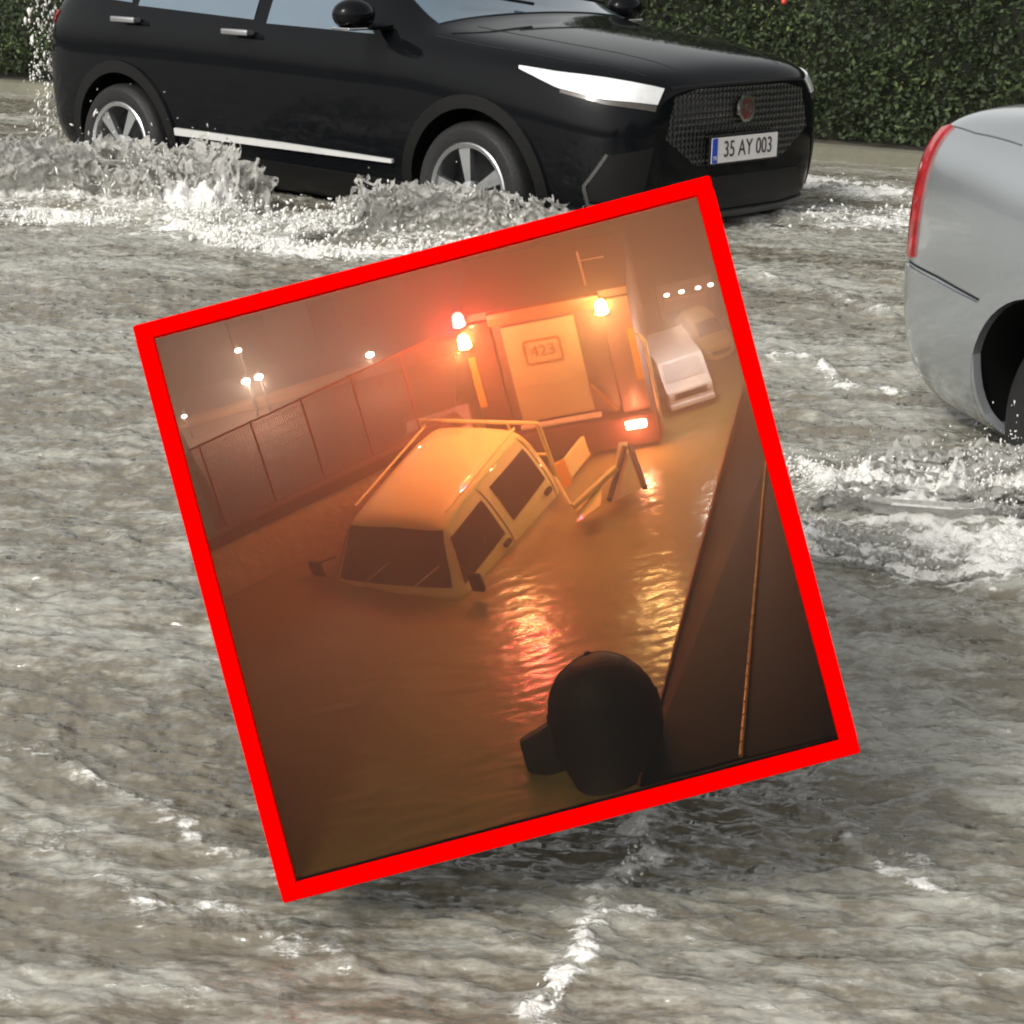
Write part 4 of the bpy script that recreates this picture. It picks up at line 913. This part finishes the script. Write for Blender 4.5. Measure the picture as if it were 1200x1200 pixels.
street_lamp(279, 407, 'small white street lamp standing highest at the left', .12, s=.0055)
street_lamp(288, 443, 'bright blue-white street lamp, left one of the close pair', .35)
street_lamp(303, 438, 'bright blue-white street lamp, right one of the close pair', .35)
street_lamp(433, 412, 'single white street lamp above the orange haze panel', .25)
street_lamp(216, 484, 'faint white street lamp beside the left end of the mesh fence', .05, s=.0045)

_vz = WH-.012; _vp = [w0+dirw*.055+pw*.037, w1+pw*.037, Vector((w1.x+.02, 1.36, 0)), clampc(Vector((-.9, 1.36, _vz)))]
vb2 = MB(); vb2.poly([Vector((p.x, p.y, _vz)) for p in _vp], (0, 0, .004)); vo2 = mthing('verge', vb2, mat('dark_verge', (.10, .045, .032), .85, var=.4, nscale=20), None, None, _vp[1]); vo2['kind'] = 'structure'
# wet slip road behind the wall, its white glow put into the pale colour
ss = MB(); q0, q1, q2, q3 = fl(478, 530, WH*.9), fl(556, 508, WH*.9), fl(550, 478, WH*.9), fl(478, 500, WH*.9)
ss.poly([Vector((q.x, q.y, WH*.9)) for q in (q0, q1, q2, q3)], (0, 0, .01)); so_ = mthing('pavement', ss, mat('wet_pavement_glow', (.45, .38, .38), .15), None, None, q0); so_['kind'] = 'structure'

# --- distant white car and yellow car, right back
def mini_car(px, py, dep, sc, rz, paint, label, yl=False):
    b = fl(px, py); b = clampc(b+Vector((.05, 0, 0)))-Vector((.05, 0, 0)); o = empty('parked_car', label, 'car', MC @ Matrix.Translation(b) @ Matrix.Rotation(rz, 4, 'Z') @ Matrix.Scale(sc, 4))
    st = [(1.9, half(.25, .5, .66, .35, .70, .55, .70, .75, .62, .86, .5, .89, .25, .9, .9)), (1.3, half(.2, .6, .78, .35, .82, .6, .82, .85, .74, .98, .6, 1.0, .3, 1.02, 1.02)), (.9, half(.2, .6, .78, .35, .82, .6, .82, .9, .76, 1.02, .62, 1.08, .3, 1.1, 1.1)),
          (.2, half(.2, .6, .78, .35, .82, .6, .82, .92, .76, 1.05, .58, 1.62, .3, 1.68, 1.69)), (-1.2, half(.2, .6, .78, .35, .82, .6, .82, .95, .76, 1.08, .58, 1.64, .3, 1.70, 1.71)), (-1.8, half(.2, .6, .76, .35, .80, .6, .80, .95, .74, 1.05, .55, 1.3, .3, 1.34, 1.35)), (-1.95, half(.3, .5, .66, .4, .7, .6, .7, .9, .64, 1., .45, 1.1, .2, 1.12, 1.12))]
    me_ = evald(loft(st), [('SUBSURF', dict(levels=2))]); bv_ = bvh_of(me_); link('body', me_, paint, o, ang=40)
    patch(bv_, between([(.9, -.6, 1.12), (.9, .6, 1.12)], [(.3, -.5, 1.58), (.3, .5, 1.58)], 12, 8), (.8, 0, .6), off=.004, thick=.01, name='windscreen', m=vglass if yl else mat('pale_reflection_glass', (.60, .66, .76), .2), parent=o)
    patch(bv_, between([(1.9, -.45, .52), (1.9, .45, .52)], [(1.9, -.45, .72), (1.9, .45, .72)], 10, 4), (1, 0, 0), off=.004, thick=.01, name='grille', m=seam_m, parent=o)
    for s in (-1, 1):
        patch(bv_, between([(1.7, s*.5, .66), (1.75, s*.68, .66)], [(1.7, s*.5, .78), (1.7, s*.68, .80)], 6, 4), (1, .2*s, 0), off=.004, thick=.02, name='headlight', m=lens_m, parent=o)
        patch(bv_, between([(-1.1, s, 1.1), (.5, s, 1.1)], [(-1.0, s, 1.5), (.15, s, 1.5)], 10, 6), (0, s, .3), off=.004, thick=.01, name='side_window', m=vglass, parent=o)
    for x in (1.2, -1.2):
        for s in (-1, 1):
            t = MB(); t.lathe([(.15, -.09), (.28, -.1), (.3, -.06), (.3, .06), (.28, .1), (.15, .09), (.15, -.09)], 24); t_ = t.build('wheel', tyre_m, o, ang=40); t_.location = (x, s*.70, .28)
    return o
wv_b = fl(806, 470); wv = empty('delivery_van', 'boxy pale white van facing the viewer on the road beyond the truck', 'van', MC @ Matrix.Translation(wv_b) @ Matrix.Rotation(rad(-84), 4, 'Z') @ Matrix.Scale(.0455, 4))
wpt = mat('white_van_paint', (.78, .80, .88), .4, coat=.2)
def tapered(name, pts, ext, m): 
    t_ = MB(); t_.poly(pts, ext); bmesh.ops.bevel(t_.bm, geom=t_.bm.edges[:], offset=.06, segments=3, affect='EDGES', profile=.5); return t_.build(name, m, wv, ang=50)
tapered('body', [(.9, -.95, .3), (.9, -.95, 1.05), (.45, -.95, 1.25), (.05, -.95, 2.05), (-2.6, -.95, 2.1), (-2.6, -.95, .3)], (0, 1.9, 0), wpt)
q_ = MB(); q_.poly([(.46, -.80, 1.30), (.46, .80, 1.30), (.12, .74, 1.97), (.12, -.74, 1.97)], (.03, 0, .015)); q_.build('windscreen', mat('pale_reflection_glass', (.60, .66, .76), .2), wv)  # pale glass colour stands in for the bright windscreen reflection
MB().box((.92, 0, .82), (.06, 1.5, .26), bev=.02).build('grille', seam_m, wv)
MB().box((.95, 0, .42), (.12, 1.86, .22), bev=.04).build('bumper', wpt, wv, ang=50)
for s_y in (-1, 1):
    MB().box((.92, s_y*.78, .84), (.07, .24, .22), bev=.03).build('headlight', lens_m, wv, ang=50)
    MB().box((.25, s_y*1.04, 1.35), (.10, .16, .30), bev=.03).build('door_mirror', seam_m, wv, ang=50)
    for s_x in (.3, -1.9):
        t_ = MB(); t_.lathe([(.15, -.09), (.30, -.1), (.32, -.06), (.32, .06), (.30, .1), (.15, .09), (.15, -.09)], 24); t2_ = t_.build('wheel', tyre_m, wv, ang=40); t2_.location = (s_x, s_y*.88, .30)
mini_car(846, 404, 0, .042, rad(-80), mat('yellow_car_paint', (.55, .36, .10), .35, coat=.3), 'dull yellow car behind the white one by the dark shopfront', True)
sf0 = at(772, 352, 3.95); sf1 = clampc(at(858, 331, 3.95))-Vector((.012, 0, 0))
shp = mempty('shopfront', 'low dark shopfront with orange fascia and a row of white lamps', 'shop', (sf0.x, sf0.y, 0))
sfb = MB(); w_ = (sf1-sf0); sfb.poly([(0, .01, -.02), (w_.x, .01+w_.y, -.02), (w_.x, .01+w_.y, sf1.z+.025), (0, .01, sf0.z+.025)], (0, .03, 0)); sfb.build('wall', mat('shop_dark', (.10, .05, .04), .8), shp)
sfb = MB(); sfb.poly([(.012, .0, sf0.z-.028), (w_.x*.85, w_.y*.85, sf1.z-.033), (w_.x*.85, w_.y*.85, sf1.z-.008), (.012, .0, sf0.z-.006)], (0, .01, 0)); sfb.build('fascia', mat('hood_orange', (.42, .19, .09), .45), shp)
for t_ in (.15, .42, .72, .95):
    lm = MB(); c_ = w_*t_; lm.sph((c_.x, c_.y-.005, sf0.z+c_.z+.009), .0042, (1.4, 1, .8), 10, 6); lm.build('lamp', white_e, shp, smooth=True)
plight(shp, (wv_b.x-sf0.x+.01, wv_b.y-sf0.y-.11, .20), (.80, .88, 1), .44)  # added fill light in mid-air to brighten the white van, no fitting here

# --- parapet on the right
P1, P2, P3, P4 = [clampc(q) for q in (at(872, 452, 3.76), at(752, 937, 2.872), at(872, 904, 2.872), at(900, 545, 3.5))]
for p_k, zz in ((P1, .018), (P2, .006), (P3, .006), (P4, .02)): p_k.z = max(p_k.z, zz)
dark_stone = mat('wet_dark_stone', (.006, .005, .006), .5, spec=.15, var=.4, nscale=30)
pr = MB(); pr.poly([P1, P2, P3, P4], (.0, 0, -.0)) if False else None
top = [P1, P2, P3, P4, clampc(at(896, 455, 3.76))]
va = [pr.bm.verts.new(p) for p in top]; vb = [pr.bm.verts.new(clampc(Vector((p.x+.01, p.y, -.012)))) for p in top]
pr.bm.faces.new(va); pr.bm.faces.new(vb[::-1])
for i in range(5): pr.bm.faces.new((va[i], vb[i], vb[(i+1) % 5], va[(i+1) % 5]))
bmid = Vector(((P2.x+P3.x)/2+.03, P2.y, 0))
par = mempty('parapet', 'dark wet stone parapet running away along the right side of the red frame', 'parapet', bmid)
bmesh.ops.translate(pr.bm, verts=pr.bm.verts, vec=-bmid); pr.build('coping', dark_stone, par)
ed = MB(); ed.bar(P1-bmid, P2-bmid, .0022, 8); ed.build('painted_rim_light', mat('painted_rim_light', (.35, .12, .06), .15, spec=1, bump=1, bscale=150, var=.6, nscale=90), par, ang=60)  # reddish colour stands in for red light along the coping rim
yl_ = MB(); n_y = 26
for k in range(n_y):
    a = P3.lerp(P4, k/n_y)-bmid; b = P3.lerp(P4, (k+.86)/n_y)-bmid; yl_.bar(a+Vector((0, 0, .003)), b+Vector((0, 0, .003)), .0032*(1-.6*k/n_y), 8)
yl_.build('edge_strip', mat('yellow_strip', (.55, .42, .12), .3, var=.6, nscale=60), par)
gpn = MB(); g0, g1 = P3+Vector((.002, .0, -.002)), P4+Vector((.002, 0, -.004)); r0, r1 = clampc(at(992, 876, 2.872)), clampc(at(935, 470, 3.7)); r0.z = max(r0.z, .004); r1.z = max(r1.z, .016)
g4 = clampc(at(905, 460, 3.74)); g4.z = max(g4.z, .016)
gv = [gpn.bm.verts.new(v-bmid) for v in (g0, r0, r1, g4, g1)]; gw = [gpn.bm.verts.new(v-bmid-Vector((0, 0, .010))) for v in (g0, r0, r1, g4, g1)]
gpn.bm.faces.new(gv); gpn.bm.faces.new(gw[::-1])
for i in range(5): gpn.bm.faces.new((gv[i], gw[i], gw[(i+1) % 5], gv[(i+1) % 5]))
gpn.build('outer_ledge', mat('black_gloss_ledge', (.008, .006, .008), .3, spec=.3, var=.3, nscale=5), par)
for (xa, ya, xb, yb, r_) in ((902, 892, 893, 700, .003), (938, 882, 905, 720, .002)):
    cb = MB(); cb.bar(at(xa, ya, 2.872)-bmid, at(xb, yb, 3.2)-bmid, r_, 8); cb.build('reflection_streak', mat('streak_grey', (.16, .14, .16), .3), par, smooth=True)  # pale bars stand in for soft reflections on the glossy ledge

# --- person with a cap, back of the head, foreground
pb_ = fl(716, 940)
person = mempty('person', 'person in a dark hooded cap with its peak pointing left, close to the glass', 'person', pb_+Vector((0, .02, 0)))
hc_ = at(706, 834, 2.945)-pb_-Vector((0, .02, 0))
# camera-facing axes in model space
vx = Vector((1, 0, 0)); vy = (MCi.to_3x3() @ Vector(CU)).normalized(); vz = (MCi.to_3x3() @ Vector(FW)).normalized()
cloth = mat('dark_cloth', (.018, .012, .016), .6, var=.3, nscale=30, bump=.12, bscale=120)
skinm = mat('shadowed_skin', (.12, .06, .045), .6)
def head_mesh():
    """bust looking to the left: rings stacked up vy, swept front direction -vx"""
    rings = [(-.108, .034, .016, .008), (-.098, .038, .026, .004), (-.076, .040, .038, .0), (-.060, .044, .042, -.006), (-.045, .060, .052, -.008), (-.025, .070, .062, -.006), (0, .076, .068, -.002), (.028, .076, .068, .002), (.052, .066, .058, .004), (.068, .046, .042, .004), (.078, .02, .02, .004)]
    bm = bmesh.new(); R = []; n = 40
    for h, rx, rz, cx in rings:
        r = []
        for k in range(n):
            a = 2*math.pi*k/n; x = math.cos(a)*rx; z = math.sin(a)*rz
            f = max(0, -math.cos(a))**10
            nose = .014*math.exp(-((h+.022)/.012)**2)+.006*math.exp(-((h+.048)/.008)**2)-.004*math.exp(-((h+.002)/.008)**2)+.007*math.exp(-((h+.062)/.008)**2)
            x -= f*nose
            r.append(bm.verts.new(hc_+vx*(x+cx)+vz*(z-max(0, -.05-h)*.9)+vy*h))
        R.append(r)
    for a, b in zip(R, R[1:]):
        for k in range(n): bm.faces.new((a[k], a[(k+1) % n], b[(k+1) % n], b[k]))
    bm.faces.new(R[0]); bm.faces.new(R[-1])
    for s in (-1, 1): bmesh.ops.create_uvsphere(bm, u_segments=10, v_segments=8, radius=1, matrix=Matrix.Translation(hc_+vz*s*.062+vy*-.022) @ Matrix.Diagonal((.010, .006, .016, 1)))
    return evald(bmesh_to('b', bm), [('SUBSURF', dict(levels=2))])
hm = head_mesh(); link('body', hm, skinm, person, smooth=True)
cp = MB(); 
bmesh.ops.create_uvsphere(cp.bm, u_segments=40, v_segments=24, radius=1)
for v in cp.bm.verts:
    p = v.co.copy(); k = p.z
    wob = .0008*math.sin(p.x*7+p.y*5)
    v.co = hc_+vx*(p.x*(.0805+wob)+.002)+vz*(p.y*(.074+wob))+vy*(p.z*(.083+wob)+.002)
cap_o = cp.build('cap', cloth, person, smooth=True)
sb_ = MB()
for k in range(1):
    a0_ = math.pi*k/3+.3; pts_ = [hc_+vx*(math.cos(a0_)*math.cos(t)*.0815+.002)+vz*(math.sin(a0_)*math.cos(t)*.075)+vy*(math.sin(t)*.084+.002) for t in np.linspace(0, math.pi, 19)]
    for p0_, p1_ in zip(pts_, pts_[1:]): sb_.bar(p0_, p1_, .0008, 6)
sb_.sph(hc_+vy*.0865, .005, (1, 1, .5)); sb_.build('cap_seam', cloth, cap_o, smooth=True)
pk = MB()
pkp = [at(x, y, 2.96)-pb_-Vector((0, .02, 0)) for x, y in ((652, 838), (640, 850), (608, 868), (618, 902), (650, 908), (672, 900))]
pk.poly([p-vz*.03 for p in pkp], vz*.06)
bmesh.ops.bevel(pk.bm, geom=pk.bm.edges[:], offset=.003, segments=2, affect='EDGES', profile=.5)
link('peak', evald(bmesh_to('peak', pk.bm), [('SUBSURF', dict(levels=1))]), cloth, cap_o, smooth=True)
bm = bmesh.new(); R = []
for h, rx, rz, cx, cz in ((-.124, .050, .016, -.020, -.069), (-.112, .050, .020, -.017, -.062), (-.095, .053, .028, -.012, -.050), (-.078, .061, .042, -.006, -.034), (-.058, .073, .058, -.002, -.018), (-.036, .0815, .070, .001, -.006), (-.010, .0835, .0765, .002, 0), (.012, .0825, .0765, .002, 0)):
    r = []
    for k in range(44):
        a_ = 2*math.pi*k/44; fo_ = 1+.018*math.sin(a_*5+h*60)+.012*math.sin(a_*9-h*90)
        r.append(bm.verts.new(hc_+vx*(math.cos(a_)*rx*fo_+cx)+vz*(math.sin(a_)*rz*fo_+cz)+vy*(h+.003*math.sin(a_*3))))
    R.append(r)
for a_, b_ in zip(R, R[1:]):
    for k in range(44): bm.faces.new((a_[k], a_[(k+1) % 44], b_[(k+1) % 44], b_[k]))
bm.faces.new(R[0])
hme = evald(bmesh_to('hood', bm), [('SUBSURF', dict(levels=1))]); link('hood', hme, cloth, person, smooth=True)

# --- drizzle-laden mist filling the case
vb_ = MB()
def ms_(x, y, z): return F2M @ Vector((x, y, z))
k0 = .015; e0 = .391; e1 = .3925+(hb_-.3925)*.985-.003; yb = DEP*.985
fy = lambda y: floorz(y)+.004
pts8 = [(-e0, k0, fy(k0)), (e0, k0, fy(k0)), (e1+OX*yb, yb, fy(yb)), (-e1+OX*yb, yb, fy(yb)), (-e0, k0, e0), (e0, k0, e0), (e1+OX*yb, yb, e1+OZ*yb), (-e1+OX*yb, yb, e1+OZ*yb)]
vv = [vb_.bm.verts.new(ms_(*p)) for p in pts8]
for f in ((0, 1, 2, 3), (4, 5, 6, 7), (0, 1, 5, 4), (1, 2, 6, 5), (2, 3, 7, 6), (3, 0, 4, 7)): vb_.bm.faces.new([vv[i] for i in f])
VMt = bpy.data.materials.new('night_mist'); VMt.use_nodes = True; n = VMt.node_tree; n.nodes.clear()
pv = n.nodes.new('ShaderNodeVolumePrincipled'); pv.inputs['Color'].default_value = (.93, .74, .64, 1); pv.inputs['Density'].default_value = .6; pv.inputs['Anisotropy'].default_value = .2
oo = n.nodes.new('ShaderNodeOutputMaterial'); n.links.new(pv.outputs[0], oo.inputs['Volume'])
mo_ = vb_.build('mist', VMt, None); in_model(mo_); tag(mo_, 'orange lit night mist filling the red framed case', 'mist', None, 'stuff')
